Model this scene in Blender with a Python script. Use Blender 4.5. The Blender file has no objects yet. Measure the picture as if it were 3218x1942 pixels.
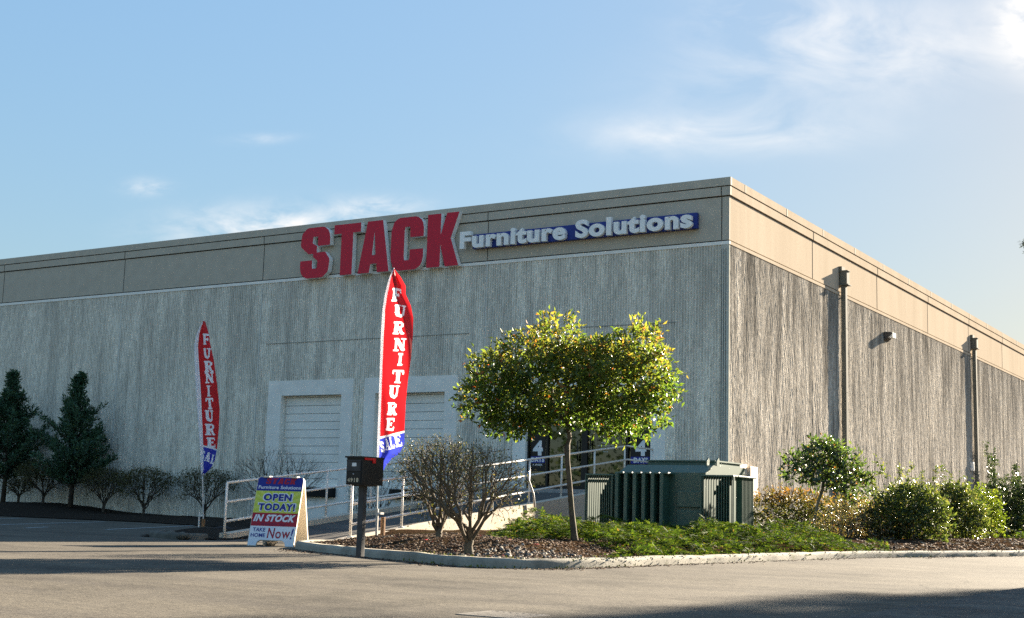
import bpy, bmesh, math, random
import numpy as np
from mathutils import Vector, Matrix, noise
from mathutils.geometry import tessellate_polygon
R = math.radians
random.seed(7)
SC = bpy.context.scene
COL = SC.collection

# ------------------------------------------------------------------ camera
YAW, PITCH, ROLL, FPX = 0.55889, 0.14811, -0.0286, 4194.977
EYE = Vector((0, 0, 0.65))
Fv = Vector((-math.sin(YAW)*math.cos(PITCH), math.cos(YAW)*math.cos(PITCH), math.sin(PITCH)))
Rv = Vector((math.cos(YAW), math.sin(YAW), 0)); Uv = Rv.cross(Fv)
R2 = math.cos(ROLL)*Rv - math.sin(ROLL)*Uv
U2 = math.sin(ROLL)*Rv + math.cos(ROLL)*Uv
cd = bpy.data.cameras.new('camera'); cam = bpy.data.objects.new('camera', cd); COL.objects.link(cam)
cam.matrix_world = Matrix(((R2.x, U2.x, -Fv.x, EYE.x), (R2.y, U2.y, -Fv.y, EYE.y), (R2.z, U2.z, -Fv.z, EYE.z), (0, 0, 0, 1)))
cd.sensor_width = 36; cd.lens = 36*FPX/3218; cd.clip_start = 0.1; cd.clip_end = 2000
SC.camera = cam
SC.view_settings.view_transform = 'Standard'; SC.view_settings.look = 'None'
SC.view_settings.gamma = 1; SC.view_settings.use_curve_mapping = False
SC.view_settings.exposure = 2.62
try:
    SC.cycles.use_denoising = False; SC.cycles.max_bounces = 6; SC.cycles.transparent_max_bounces = 12
    SC.cycles.sample_clamp_indirect = 4
except Exception: pass

# ------------------------------------------------------------------ sun and sky
SUN_AZ, SUN_EL = R(80.2), R(17.5)          # direction TO the sun, angle from +X
sl = bpy.data.lights.new('sun', 'SUN'); sl.energy = 5.0; sl.angle = R(0.5); sl.color = (1.0, 0.87, 0.69)
so = bpy.data.objects.new('sun', sl); COL.objects.link(so)
sd = Vector((math.cos(SUN_EL)*math.cos(SUN_AZ), math.cos(SUN_EL)*math.sin(SUN_AZ), math.sin(SUN_EL)))
so.rotation_euler = sd.to_track_quat('Z', 'Y').to_euler(); so.location = (40, 60, 60)
W = bpy.data.worlds.new('World'); SC.world = W; W.use_nodes = True
wt = W.node_tree; wt.nodes.clear()
def wn(t, **k):
    n = wt.nodes.new(t)
    for a, b in k.items(): setattr(n, a, b)
    return n
def wm(op, a, b=None, c=None, clamp=False):
    n = wn('ShaderNodeMath', operation=op, use_clamp=clamp)
    for i, v in enumerate((a, b, c)):
        if v is None: continue
        if isinstance(v, (int, float)): n.inputs[i].default_value = v
        else: wt.links.new(v, n.inputs[i])
    return n.outputs[0]
sky = wn('ShaderNodeTexSky'); sky.sky_type = 'NISHITA'; sky.sun_disc = False
sky.sun_elevation = SUN_EL; sky.sun_rotation = R(90) - SUN_AZ
sky.air_density = 1.0; sky.dust_density = 0.6; sky.ozone_density = 1.6
tc = wn('ShaderNodeTexCoord')
mp = wn('ShaderNodeMapping', vector_type='POINT'); mp.inputs['Rotation'].default_value = (0, 0, -YAW)
wt.links.new(tc.outputs['Generated'], mp.inputs['Vector'])
sx = wn('ShaderNodeSeparateXYZ'); wt.links.new(mp.outputs['Vector'], sx.inputs[0])
fy = wm('MAXIMUM', sx.outputs[1], 0.05)
cu = wm('DIVIDE', sx.outputs[0], fy); cv = wm('DIVIDE', sx.outputs[2], fy)
front = wm('GREATER_THAN', sx.outputs[1], 0.1)
cmb = wn('ShaderNodeCombineXYZ'); wt.links.new(cu, cmb.inputs[0]); wt.links.new(wm('MULTIPLY', cv, 2.2), cmb.inputs[1])
def cnoise(scale, det, rough, dist=0.0):
    n = wn('ShaderNodeTexNoise'); n.inputs['Scale'].default_value = scale; n.inputs['Detail'].default_value = det
    n.inputs['Roughness'].default_value = rough; n.inputs['Distortion'].default_value = dist
    wt.links.new(cmb.outputs[0], n.inputs['Vector']); return n.outputs['Fac']
n_big = cnoise(9, 7, .58, .6); n_fine = cnoise(26, 6, .6, .3)
total = None
# each cloud: centre (tangent of azimuth, tangent of elevation), half sizes, tilt, strength, threshold
for (u0, v0, au, av, tilt, amp, th, fine) in [
        (.160, .291, .100, .016, .10, .75, .30, 0), (.200, .3325, .10, .034, .35, .42, .33, 0),
        (.285, .376, .10, .030, .05, .80, .36, 0), (.408, .388, .030, .038, .3, 1.7, .22, 1),
        (.20, .385, .06, .022, .2, .55, .33, 0), (.330, .345, .07, .022, .5, .35, .33, 0),
        (-.180, .207, .072, .015, .12, 1.05, .36, 1), (-.282, .2355, .016, .006, 0, .6, .33, 1),
        (-.197, .2765, .022, .004, .15, .3, .33, 1), (-.101, .2255, .026, .0075, .1, .7, .33, 1)]:
    du = wm('SUBTRACT', cu, u0); dv = wm('SUBTRACT', cv, v0)
    c, s = math.cos(tilt*.5), math.sin(tilt*.5)
    a = wm('DIVIDE', wm('ADD', wm('MULTIPLY', du, c), wm('MULTIPLY', dv, s)), au)
    b = wm('DIVIDE', wm('SUBTRACT', wm('MULTIPLY', dv, c), wm('MULTIPLY', du, s)), av)
    r2 = wm('ADD', wm('MULTIPLY', a, a), wm('MULTIPLY', b, b))
    g = wm('POWER', 2.718, wm('MULTIPLY', r2, -1.0))
    nz = wm('MULTIPLY', wm('SUBTRACT', n_fine if fine else n_big, th), 3.2 if fine else 2.6, clamp=True)
    d = wm('MULTIPLY', wm('MULTIPLY', g, nz), amp)
    total = d if total is None else wm('ADD', total, d)
cloud = wm('MULTIPLY', wm('MINIMUM', total, 1.0), front)
# even out the sky's own range (bright glare round the sun, deep blue away from it), keeping its hues
bw = wn('ShaderNodeRGBToBW'); wt.links.new(sky.outputs[0], bw.inputs[0])
lum = wm('MULTIPLY', wm('POWER', wm('MAXIMUM', bw.outputs[0], .02), -.68), 1.24)
vs_ = wn('ShaderNodeVectorMath', operation='SCALE'); wt.links.new(sky.outputs[0], vs_.inputs[0]); wt.links.new(lum, vs_.inputs['Scale'])
hsv = wn('ShaderNodeHueSaturation'); hsv.inputs['Hue'].default_value = .4925; hsv.inputs['Saturation'].default_value = 1.06; hsv.inputs['Value'].default_value = 1.0
wt.links.new(vs_.outputs[0], hsv.inputs['Color'])
mx = wn('ShaderNodeMix', data_type='RGBA'); wt.links.new(cloud, mx.inputs[0]); wt.links.new(hsv.outputs[0], mx.inputs[6])
mx.inputs[7].default_value = (3.5, 3.45, 3.4, 1)
bg = wn('ShaderNodeBackground'); bg.inputs['Strength'].default_value = 0.05
wt.links.new(mx.outputs[2], bg.inputs['Color'])
wo = wn('ShaderNodeOutputWorld'); wt.links.new(bg.outputs[0], wo.inputs[0])

# ------------------------------------------------------------------ materials
def hexc(c): return (c[0], c[1], c[2], 1)
class NT:
    def __init__(self, name):
        self.m = bpy.data.materials.new(name); self.m.use_nodes = True
        self.t = self.m.node_tree; self.t.nodes.clear()
        self.out = self.n('ShaderNodeOutputMaterial'); self.bs = self.n('ShaderNodeBsdfPrincipled')
        self.l(self.bs.outputs[0], self.out.inputs[0])
        self.tc = self.n('ShaderNodeTexCoord')
    def n(self, t, **k):
        n = self.t.nodes.new(t)
        for a, b in k.items(): setattr(n, a, b)
        return n
    def l(self, a, b): self.t.links.new(a, b)
    def noise(self, scale, detail=4, rough=.55, stretch=None, dist=0, seed=0):
        n = self.n('ShaderNodeTexNoise'); n.inputs['Scale'].default_value = scale; n.inputs['Detail'].default_value = detail
        n.inputs['Roughness'].default_value = rough; n.inputs['Distortion'].default_value = dist
        m = self.n('ShaderNodeMapping'); m.inputs['Location'].default_value = (seed, seed*.7, seed*.3)
        if stretch: m.inputs['Scale'].default_value = stretch
        self.l(self.tc.outputs['Object'], m.inputs[0]); self.l(m.outputs[0], n.inputs['Vector'])
        return n.outputs['Fac']
    def ramp(self, fac, stops, interp='LINEAR'):
        r = self.n('ShaderNodeValToRGB'); e = r.color_ramp.elements; r.color_ramp.interpolation = interp
        while len(e) < len(stops): e.new(.5)
        for i, (p, c) in enumerate(stops):
            e[i].position = p; e[i].color = c if len(c) == 4 else (*c, 1)
        self.l(fac, r.inputs[0]); return r.outputs[0]
    def mix(self, fac, a, b, mode='MIX'):
        x = self.n('ShaderNodeMix', data_type='RGBA', blend_type=mode)
        for i, v in ((0, fac), (6, a), (7, b)):
            if isinstance(v, (int, float)): x.inputs[i].default_value = v
            elif isinstance(v, tuple): x.inputs[i].default_value = v if len(v) == 4 else (*v, 1)
            else: self.l(v, x.inputs[i])
        return x.outputs[2]
    def math(self, op, a, b=None, clamp=False):
        x = self.n('ShaderNodeMath', operation=op, use_clamp=clamp)
        for i, v in enumerate((a, b)):
            if v is None: continue
            if isinstance(v, (int, float)): x.inputs[i].default_value = v
            else: self.l(v, x.inputs[i])
        return x.outputs[0]
    def rnd(self): return self.n('ShaderNodeNewGeometry').outputs['Random Per Island']
    def z(self):
        s = self.n('ShaderNodeSeparateXYZ'); self.l(self.tc.outputs['Object'], s.inputs[0]); return s.outputs[2]
    def col(self, c):
        if isinstance(c, tuple): self.bs.inputs['Base Color'].default_value = c if len(c) == 4 else (*c, 1)
        else: self.l(c, self.bs.inputs['Base Color'])
        return self
    def set(self, rough=None, metal=None, spec=None):
        if rough is not None:
            if isinstance(rough, (int, float)): self.bs.inputs['Roughness'].default_value = rough
            else: self.l(rough, self.bs.inputs['Roughness'])
        if metal is not None: self.bs.inputs['Metallic'].default_value = metal
        if spec is not None: self.bs.inputs['Specular IOR Level'].default_value = spec
        return self
    def bump(self, h, strength=.3, dist=.01):
        b = self.n('ShaderNodeBump'); b.inputs['Strength'].default_value = strength; b.inputs['Distance'].default_value = dist
        self.l(h, b.inputs['Height']); self.l(b.outputs[0], self.bs.inputs['Normal']); return self
    def translucent(self, col, fac):
        t = self.n('ShaderNodeBsdfTranslucent')
        if isinstance(col, tuple): t.inputs[0].default_value = (*col, 1)
        else: self.l(col, t.inputs[0])
        x = self.n('ShaderNodeMixShader'); x.inputs[0].default_value = fac
        self.l(self.bs.outputs[0], x.inputs[1]); self.l(t.outputs[0], x.inputs[2]); self.l(x.outputs[0], self.out.inputs[0])
        return self

def simple(name, c, rough=.6, metal=0, var=.12, scale=8, bump=.0, bscale=60, spec=.25):
    k = NT(name); a = tuple(max(0, v*(1-var)) for v in c); b = tuple(v*(1+var) for v in c)
    k.col(k.ramp(k.noise(scale, 5), [(.3, a), (.7, b)])).set(rough, metal, spec)
    if bump: k.bump(k.noise(bscale, 4), bump, .01)
    return k.m

def asphalt(name, dark, light, worn):
    k = NT(name)
    base = k.ramp(k.noise(.35, 6, .6), [(.3, dark), (.72, light)])
    speck = k.ramp(k.noise(60, 3, .8), [(.30, (.30, .30, .30)), (.48, (.95, .95, .95)), (.62, (1.2, 1.18, 1.15)), (.72, (2.2, 2.15, 2.05))])
    c = k.mix(1, base, speck, 'MULTIPLY')
    coarse = k.ramp(k.noise(17, 4, .7, seed=21), [(.32, (.66, .66, .67)), (.66, (1.28, 1.26, 1.22))])
    c = k.mix(1, c, coarse, 'MULTIPLY')
    patch = k.ramp(k.noise(1.3, 8, .7, dist=.8, seed=4), [(.42, (0, 0, 0)), (.62, (1, 1, 1))])
    c = k.mix(k.math('MULTIPLY', patch, .4), c, worn)
    damp = k.ramp(k.noise(.55, 7, .72, dist=.5, seed=15), [(.52, (1, 1, 1)), (.68, (.66, .67, .68))])
    c = k.mix(1, c, damp, 'MULTIPLY')
    streak = k.ramp(k.noise(1.1, 5, .6, stretch=(.18, 1.6, 1), seed=9), [(.35, (.82, .82, .84)), (.65, (1.1, 1.09, 1.06))])
    c = k.mix(1, c, streak, 'MULTIPLY')
    v = k.n('ShaderNodeTexVoronoi', feature='DISTANCE_TO_EDGE'); v.inputs['Scale'].default_value = .34
    dn = k.n('ShaderNodeTexNoise'); dn.inputs['Scale'].default_value = 1.6; dn.inputs['Detail'].default_value = 5
    k.l(k.tc.outputs['Object'], dn.inputs['Vector'])
    wv = k.n('ShaderNodeVectorMath', operation='MULTIPLY_ADD'); wv.inputs[1].default_value = (1.1, 1.1, 0)
    k.l(dn.outputs['Color'], wv.inputs[0]); k.l(k.tc.outputs['Object'], wv.inputs[2]); k.l(wv.outputs[0], v.inputs['Vector'])
    crack = k.math('MULTIPLY', k.ramp(v.outputs['Distance'], [(.0, (.75, .75, .75)), (.0055, (0, 0, 0))]), k.ramp(k.noise(.45, 3, .5, seed=31), [(.48, (0, 0, 0)), (.58, (1, 1, 1))]))
    c = k.mix(crack, c, (.03, .028, .025))
    k.col(c).set(.95, 0, .06)
    k.bump(k.noise(60, 4, .75), .35, .012); return k.m

M = {}
M['asphalt'] = asphalt('asphalt', (.090, .081, .067), (.145, .130, .107), (.16, .142, .115))
M['road'] = asphalt('road_chipseal', (.085, .08, .075), (.14, .13, .115), (.16, .15, .13))
M['ramp_asphalt'] = asphalt('ramp_asphalt', (.09, .085, .08), (.13, .125, .115), (.13, .12, .11))
M['paint_line'] = simple('faded_white_line_paint', (.36, .38, .38), .8, 0, .5, 14)

def ribbed(name, pale, dark, stain, sk, tk, vs=3.0, lk=.3):
    """cast ribs with knocked-off crests: the relief is modelled, this is the mottled aggregate and weathering"""
    k = NT(name)
    c = k.ramp(k.noise(1, 5, .72, stretch=(15, 15, vs)), [(.36, dark), (.60, pale)])
    grit = k.ramp(k.noise(24, 4, .8), [(.32, (.66, .66, .66)), (.62, (1.2, 1.2, 1.19))])
    c = k.mix(.9, c, grit, 'MULTIPLY')
    st = k.noise(1, 6, .68, stretch=(2.6, 2.6, .30), seed=3, dist=.2)
    c = k.mix(k.ramp(st, [(.42, (0, 0, 0)), (.66, (sk, sk, sk))]), c, stain)
    lt = k.noise(1, 4, .65, stretch=(7, 7, .12), seed=12)
    c = k.mix(k.ramp(lt, [(.54, (0, 0, 0)), (.72, (lk, lk, lk))]), c, pale)
    zz = k.z()
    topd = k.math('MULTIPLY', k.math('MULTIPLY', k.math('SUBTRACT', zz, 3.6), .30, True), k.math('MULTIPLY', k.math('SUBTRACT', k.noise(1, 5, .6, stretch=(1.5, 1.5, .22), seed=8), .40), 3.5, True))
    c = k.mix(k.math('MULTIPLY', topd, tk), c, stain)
    k.col(c).set(1, 0, 0)
    k.bump(k.noise(1, 5, .75, stretch=(30, 30, 10)), .5, .015); return k.m
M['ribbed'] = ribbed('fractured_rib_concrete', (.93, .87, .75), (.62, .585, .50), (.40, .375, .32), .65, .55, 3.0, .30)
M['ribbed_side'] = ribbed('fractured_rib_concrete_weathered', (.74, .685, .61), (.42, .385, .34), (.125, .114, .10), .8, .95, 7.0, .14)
M['fascia'] = simple('fascia_paint_shade_tone', (.47, .425, .345), .85, 0, .07, 3, .12, 40, .2)  # fascia paint in its shaded tone, also used on rear wall and seams
M['fascia_side'] = M['fascia']
def mfas():
    k = NT('fascia_paint_sun_tone')
    c = k.ramp(k.noise(1, 5, .6, stretch=(1.5, 1.5, .2)), [(.3, (.49, .41, .318)), (.7, (.56, .475, .375))])
    c = k.mix(1, c, k.ramp(k.noise(14, 5, .7), [(.3, (.93, .93, .93)), (.7, (1.05, 1.05, 1.05))]), 'MULTIPLY')
    k.col(c).set(.95, 0, 0); k.bump(k.noise(30, 4), .12, .01); return k.m
M['fascia_side'] = mfas()  # same paint as the front band, with sunlit warmth put into its colour
M['pale_conc'] = simple('pale_smooth_concrete', (.84, .81, .74), .85, 0, .08, 2.5, .08, 40, .2)
M['joint'] = simple('dark_joint_sealant', (.05, .046, .04), 1, spec=0)
M['door_paint'] = simple('pale_grey_door_paint', (.83, .805, .735), .55, 0, .08, 2, .02, 20)
M['groove'] = simple('door_groove_shadowline', (.17, .17, .165), .7)
M['roof'] = simple('roof_membrane', (.3, .3, .3), .9)
M['red_sign'] = simple('red_sign_face', (.56, .014, .04), .45, 0, .10, 30, .1, 120)
M['white_sign'] = simple('white_sign_return', (.88, .87, .84), .5, 0, .03)
M['blue_sign'] = simple('blue_sign_panel', (.016, .035, .21), .45, 0, .1)
M['white'] = simple('white_paint', (.78, .78, .77), .5, 0, .05)
M['black'] = simple('black_enamel', (.012, .013, .014), .35, 0, .2)
M['rubber'] = simple('black_rubber', (.012, .012, .012), .85)
M['red_plastic'] = simple('red_plastic', (.60, .012, .012), .4)
M['gold'] = simple('gold_numerals', (.62, .52, .36), .5)
M['gunmetal'] = simple('weathered_black_post', (.05, .05, .052), .55, 0, .35, 14)
M['rail'] = simple('white_railing_paint', (.70, .66, .60), .45, 0, .08, 12)
M['steel'] = simple('galvanised_steel', (.42, .43, .44), .4, .7)
M['downspout'] = simple('olive_grey_downspout', (.16, .155, .13), .8, 0, .08, 3, spec=.05)
M['bronze'] = simple('dark_bronze_frame', (.018, .016, .014), .4)
M['lens'] = simple('lamp_lens', (.75, .76, .74), .25)
M['utility'] = simple('beige_utility_box', (.62, .53, .42), .6, 0, .04)
M['stake'] = simple('weathered_wood_stake', (.25, .13, .06), .8, 0, .3, 30)
def tgreen():
    k = NT('transformer_green')
    k.col(k.ramp(k.noise(5, 5), [(.3, (.034, .080, .056)), (.75, (.054, .108, .078))])).set(.42, 0, .5); return k.m
M['tgreen'] = tgreen()
def concrete(name, a, b, stain, moss=None):
    k = NT(name)
    c = k.ramp(k.noise(2.2, 6, .65), [(.3, a), (.7, b)])
    c = k.mix(k.ramp(k.noise(1, 5, .65, stretch=(2.2, 2.2, .5), seed=5), [(.5, (0, 0, 0)), (.72, (.55, .55, .55))]), c, stain)
    c = k.mix(.7, c, k.ramp(k.noise(50, 4, .7), [(.35, (.72, .72, .72)), (.65, (1.1, 1.1, 1.1))]), 'MULTIPLY')
    if moss: c = k.mix(k.ramp(k.noise(2.6, 6, .7, seed=2), [(.60, (0, 0, 0)), (.70, (.8, .8, .8))]), c, moss)
    k.col(c).set(.9, 0, .2); k.bump(k.noise(45, 5, .7), .35, .01); return k.m
M['kerb'] = concrete('weathered_kerb_concrete', (.20, .185, .15), (.36, .33, .27), (.085, .08, .062), (.075, .08, .02))
M['mosskerb'] = concrete('mossy_old_kerb', (.06, .058, .048), (.16, .15, .125), (.03, .03, .022), (.04, .05, .015))
M['seam'] = simple('pale_seam_grout', (.62, .61, .55), 1, spec=0); M['side_seam'] = simple('tan_seam_grout', (.36, .32, .265), 1, spec=0)
M['pilaster'] = simple('grey_corner_concrete', (.50, .49, .425), .95, 0, .12, 9, .2, 30, 0)
M['grate'] = simple('worn_cast_iron', (.20, .18, .155), .8, 0, .25, 20, spec=.1)
M['rampwall'] = concrete('ramp_wall_concrete', (.50, .43, .335), (.58, .50, .39), (.36, .30, .23))
M['landing'] = concrete('landing_concrete', (.30, .29, .27), (.38, .37, .35), (.2, .2, .19))
M['stone'] = concrete('rock', (.22, .21, .19), (.40, .38, .35), (.13, .12, .10))
def mulchm():
    k = NT('bark_mulch_soil')
    c = k.ramp(k.noise(26, 6, .75), [(.28, (.014, .009, .006)), (.5, (.050, .030, .018)), (.72, (.115, .075, .046))])
    c = k.mix(k.ramp(k.noise(1.8, 5, .65, seed=6), [(.5, (0, 0, 0)), (.68, (.5, .5, .5))]), c, (.05, .046, .02))
    k.col(c).set(1, 0, 0); k.bump(k.noise(30, 5, .8), 1.0, .04); return k.m
M['mulch'] = mulchm()
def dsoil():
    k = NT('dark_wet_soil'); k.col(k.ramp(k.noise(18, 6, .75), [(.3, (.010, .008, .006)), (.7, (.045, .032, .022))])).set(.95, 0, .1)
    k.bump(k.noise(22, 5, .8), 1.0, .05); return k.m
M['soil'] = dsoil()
def chipm():
    k = NT('bark_chips'); k.col(k.ramp(k.rnd(), [(0, (.022, .012, .008)), (.6, (.070, .040, .024)), (.88, (.15, .10, .062)), (1, (.36, .29, .21))])).set(.9, 0, .1); return k.m
M['chips'] = chipm()
def pebm():
    k = NT('pebbles'); k.col(k.ramp(k.rnd(), [(0, (.06, .055, .05)), (.5, (.15, .135, .115)), (1, (.34, .31, .27))])).set(.9, 0, .1); return k.m
M['pebble'] = pebm()
M['redleaf'] = simple('fallen_red_leaf', (.38, .03, .03), .6)
M['moss'] = simple('moss_tuft', (.16, .17, .02), .95, 0, .4, 20)

def leafm(name, stops, top=None, zr=(2.0, 3.4), rough=.32, tl=.35, tcol=1.9, spec=.38, coat=.12):
    k = NT(name)
    c = k.ramp(k.rnd(), stops)
    if top:
        f = k.math('MULTIPLY', k.math('MULTIPLY', k.math('SUBTRACT', k.z(), zr[0]), 1/(zr[1]-zr[0]), True), k.math('MULTIPLY', k.math('SUBTRACT', k.noise(2.2, 3), .34), 3.4, True), True)
        c = k.mix(f, c, k.ramp(k.rnd(), top))
    k.col(c).set(rough, 0, spec)
    tm = k.mix(1, c, (tcol*1.08, tcol*1.08, tcol*.5, 1), 'MULTIPLY')
    k.bs.inputs['Coat Weight'].default_value = coat; k.bs.inputs['Coat Roughness'].default_value = .22
    k.translucent(tm, tl); return k.m
M['photinia'] = leafm('photinia_leaves', [(0, (.030, .060, .013)), (.5, (.060, .105, .020)), (.85, (.10, .15, .028)), (.97, (.17, .17, .035)), (1, (.32, .06, .02))],
                      [(0, (.09, .12, .026)), (.5, (.15, .15, .035)), (.85, (.24, .15, .04)), (1, (.32, .11, .035))], (1.6, 3.1), tl=.45, tcol=2.1, rough=.45)
M['smalltree'] = leafm('small_tree_leaves', [(0, (.018, .036, .012)), (.6, (.045, .075, .022)), (.93, (.08, .10, .03)), (1, (.20, .07, .03))], rough=.28, spec=.8, tl=.35, tcol=2.6)
M['nandina'] = leafm('reddish_shrub_leaves', [(0, (.030, .045, .014)), (.6, (.075, .085, .026)), (1, (.13, .09, .03))], [(0, (.12, .07, .03)), (.6, (.24, .075, .030)), (1, (.30, .12, .05))], (.6, 1.2), rough=.5)
M['lowgrey'] = leafm('greyed_low_shrub_leaves', [(0, (.05, .052, .025)), (.5, (.12, .105, .055)), (.85, (.20, .15, .085)), (1, (.22, .09, .05))], rough=.35, spec=.7)
M['viburnum'] = leafm('olive_shrub_leaves', [(0, (.024, .042, .012)), (.5, (.060, .085, .022)), (.85, (.12, .14, .045)), (1, (.20, .18, .08))], rough=.38)
M['yellowgreen'] = leafm('yellow_green_shrub_leaves', [(0, (.038, .062, .010)), (.6, (.095, .135, .016)), (1, (.17, .19, .03))], rough=.4)
M['darkshrub'] = leafm('dark_shrub_leaves', [(0, (.014, .030, .012)), (.6, (.035, .060, .022)), (1, (.09, .11, .04))], rough=.45, tl=.2)
M['juniper'] = leafm('juniper_sprays', [(0, (.016, .034, .008)), (.5, (.045, .080, .013)), (.88, (.095, .135, .022)), (.975, (.15, .15, .035)), (1, (.20, .09, .04))], rough=.75, tl=.3, tcol=1.7, spec=.1, coat=0)
M['conifer'] = leafm('conifer_foliage', [(0, (.018, .048, .028)), (.6, (.042, .10, .056)), (1, (.085, .145, .072))], rough=.6, tl=.15, spec=.3)
M['pine'] = leafm('pine_needles', [(0, (.012, .025, .010)), (1, (.04, .06, .02))], rough=.6, tl=.1, spec=.3)
def barkm(name, a, b, sc=18, moss=None):
    k = NT(name); c = k.ramp(k.noise(1, 6, .7, stretch=(sc, sc, sc*.4)), [(.32, a), (.68, b)])
    if moss: c = k.mix(k.ramp(k.noise(7, 5, .7, seed=3), [(.5, (0, 0, 0)), (.66, (.8, .8, .8))]), c, moss)
    k.col(c).set(.85, 0, .25); k.bump(k.noise(1, 5, .7, stretch=(sc*2, sc*2, sc)), .7, .012); return k.m
M['bark'] = barkm('mottled_bark', (.030, .024, .016), (.16, .125, .085), 20, (.09, .085, .035))
M['bark2'] = barkm('shrub_bark', (.10, .08, .055), (.30, .25, .18), 22, (.15, .14, .04))
M['twig'] = barkm('bare_twigs', (.06, .047, .030), (.18, .14, .09), 12)
M['twigdark'] = barkm('bare_twigs_grey', (.035, .028, .022), (.095, .075, .055), 12)
M['bud'] = leafm('dry_buds_and_leaves', [(0, (.035, .042, .013)), (.6, (.07, .072, .024)), (1, (.13, .105, .045))], rough=.55, tl=.3, spec=.3)
M['barkred'] = barkm('reddish_bark', (.10, .035, .018), (.26, .10, .05), 20)

def cloth(name, c, tf=.45):
    k = NT(name)
    cc = k.mix(1, c, k.ramp(k.noise(120, 3), [(.3, (.92, .92, .92)), (.7, (1.05, 1.05, 1.05))]), 'MULTIPLY')
    k.col(cc).set(.55, 0, .35); k.translucent(tuple(min(1, v*1.05) for v in c), tf); return k.m
M['cl_red'] = cloth('red_banner_cloth', (.58, .013, .018), .38); M['cl_white'] = cloth('white_banner_cloth', (.88, .88, .90)); M['cl_blue'] = cloth('blue_banner_cloth', (.035, .05, .42))
def starb():
    k = NT('yellow_green_sunburst_print')
    sx_ = k.n('ShaderNodeSeparateXYZ'); k.l(k.tc.outputs['Object'], sx_.inputs[0])
    dx = k.math('SUBTRACT', sx_.outputs[0], .0); dz = k.math('SUBTRACT', sx_.outputs[2], .58)
    ang = k.math('ARCTAN2', dz, dx)
    s = k.math('SINE', k.math('MULTIPLY', ang, 26))
    k.col(k.ramp(k.math('ADD', k.math('MULTIPLY', s, .5), .5), [(.3, (.50, .56, .035)), (.7, (.56, .62, .10))])).set(.45); return k.m
M['burst'] = starb()
M['sgn_blue'] = simple('sign_print_blue', (.014, .025, .235), .4, 0, .04); M['sgn_red'] = simple('sign_print_red', (.36, .012, .03), .4, 0, .06)
M['sgn_white'] = simple('sign_print_white', (.72, .75, .80), .4, 0, .02); M['sgn_plastic'] = simple('cream_sign_plastic', (.66, .58, .46), .5, 0, .05)
M['sgn_fade'] = simple('faded_purple_print', (.20, .02, .07), .5, 0, .1)
M['decal_black'] = simple('black_window_film', (.012, .012, .014), .35); M['decal_blue'] = simple('blue_window_film', (.02, .03, .25), .4)
def glassm():
    k = NT('tinted_window_glass')
    k.t.nodes.remove(k.bs)
    g = k.n('ShaderNodeBsdfGlossy'); g.inputs['Roughness'].default_value = .015; g.inputs[0].default_value = (.9, .95, .93, 1)
    t = k.n('ShaderNodeBsdfTransparent'); t.inputs[0].default_value = (.30, .34, .33, 1)
    f = k.n('ShaderNodeFresnel'); f.inputs[0].default_value = 1.6
    x = k.n('ShaderNodeMixShader'); k.l(k.math('ADD', f.outputs[0], .03), x.inputs[0]); k.l(t.outputs[0], x.inputs[1]); k.l(g.outputs[0], x.inputs[2])
    k.l(x.outputs[0], k.out.inputs[0]); return k.m
M['glass'] = glassm()
M['reglet'] = simple('shallow_reglet_shadow', (.30, .295, .26), .9)
M['interior'] = simple('dim_interior_wall', (.045, .040, .032), .9)
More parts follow.
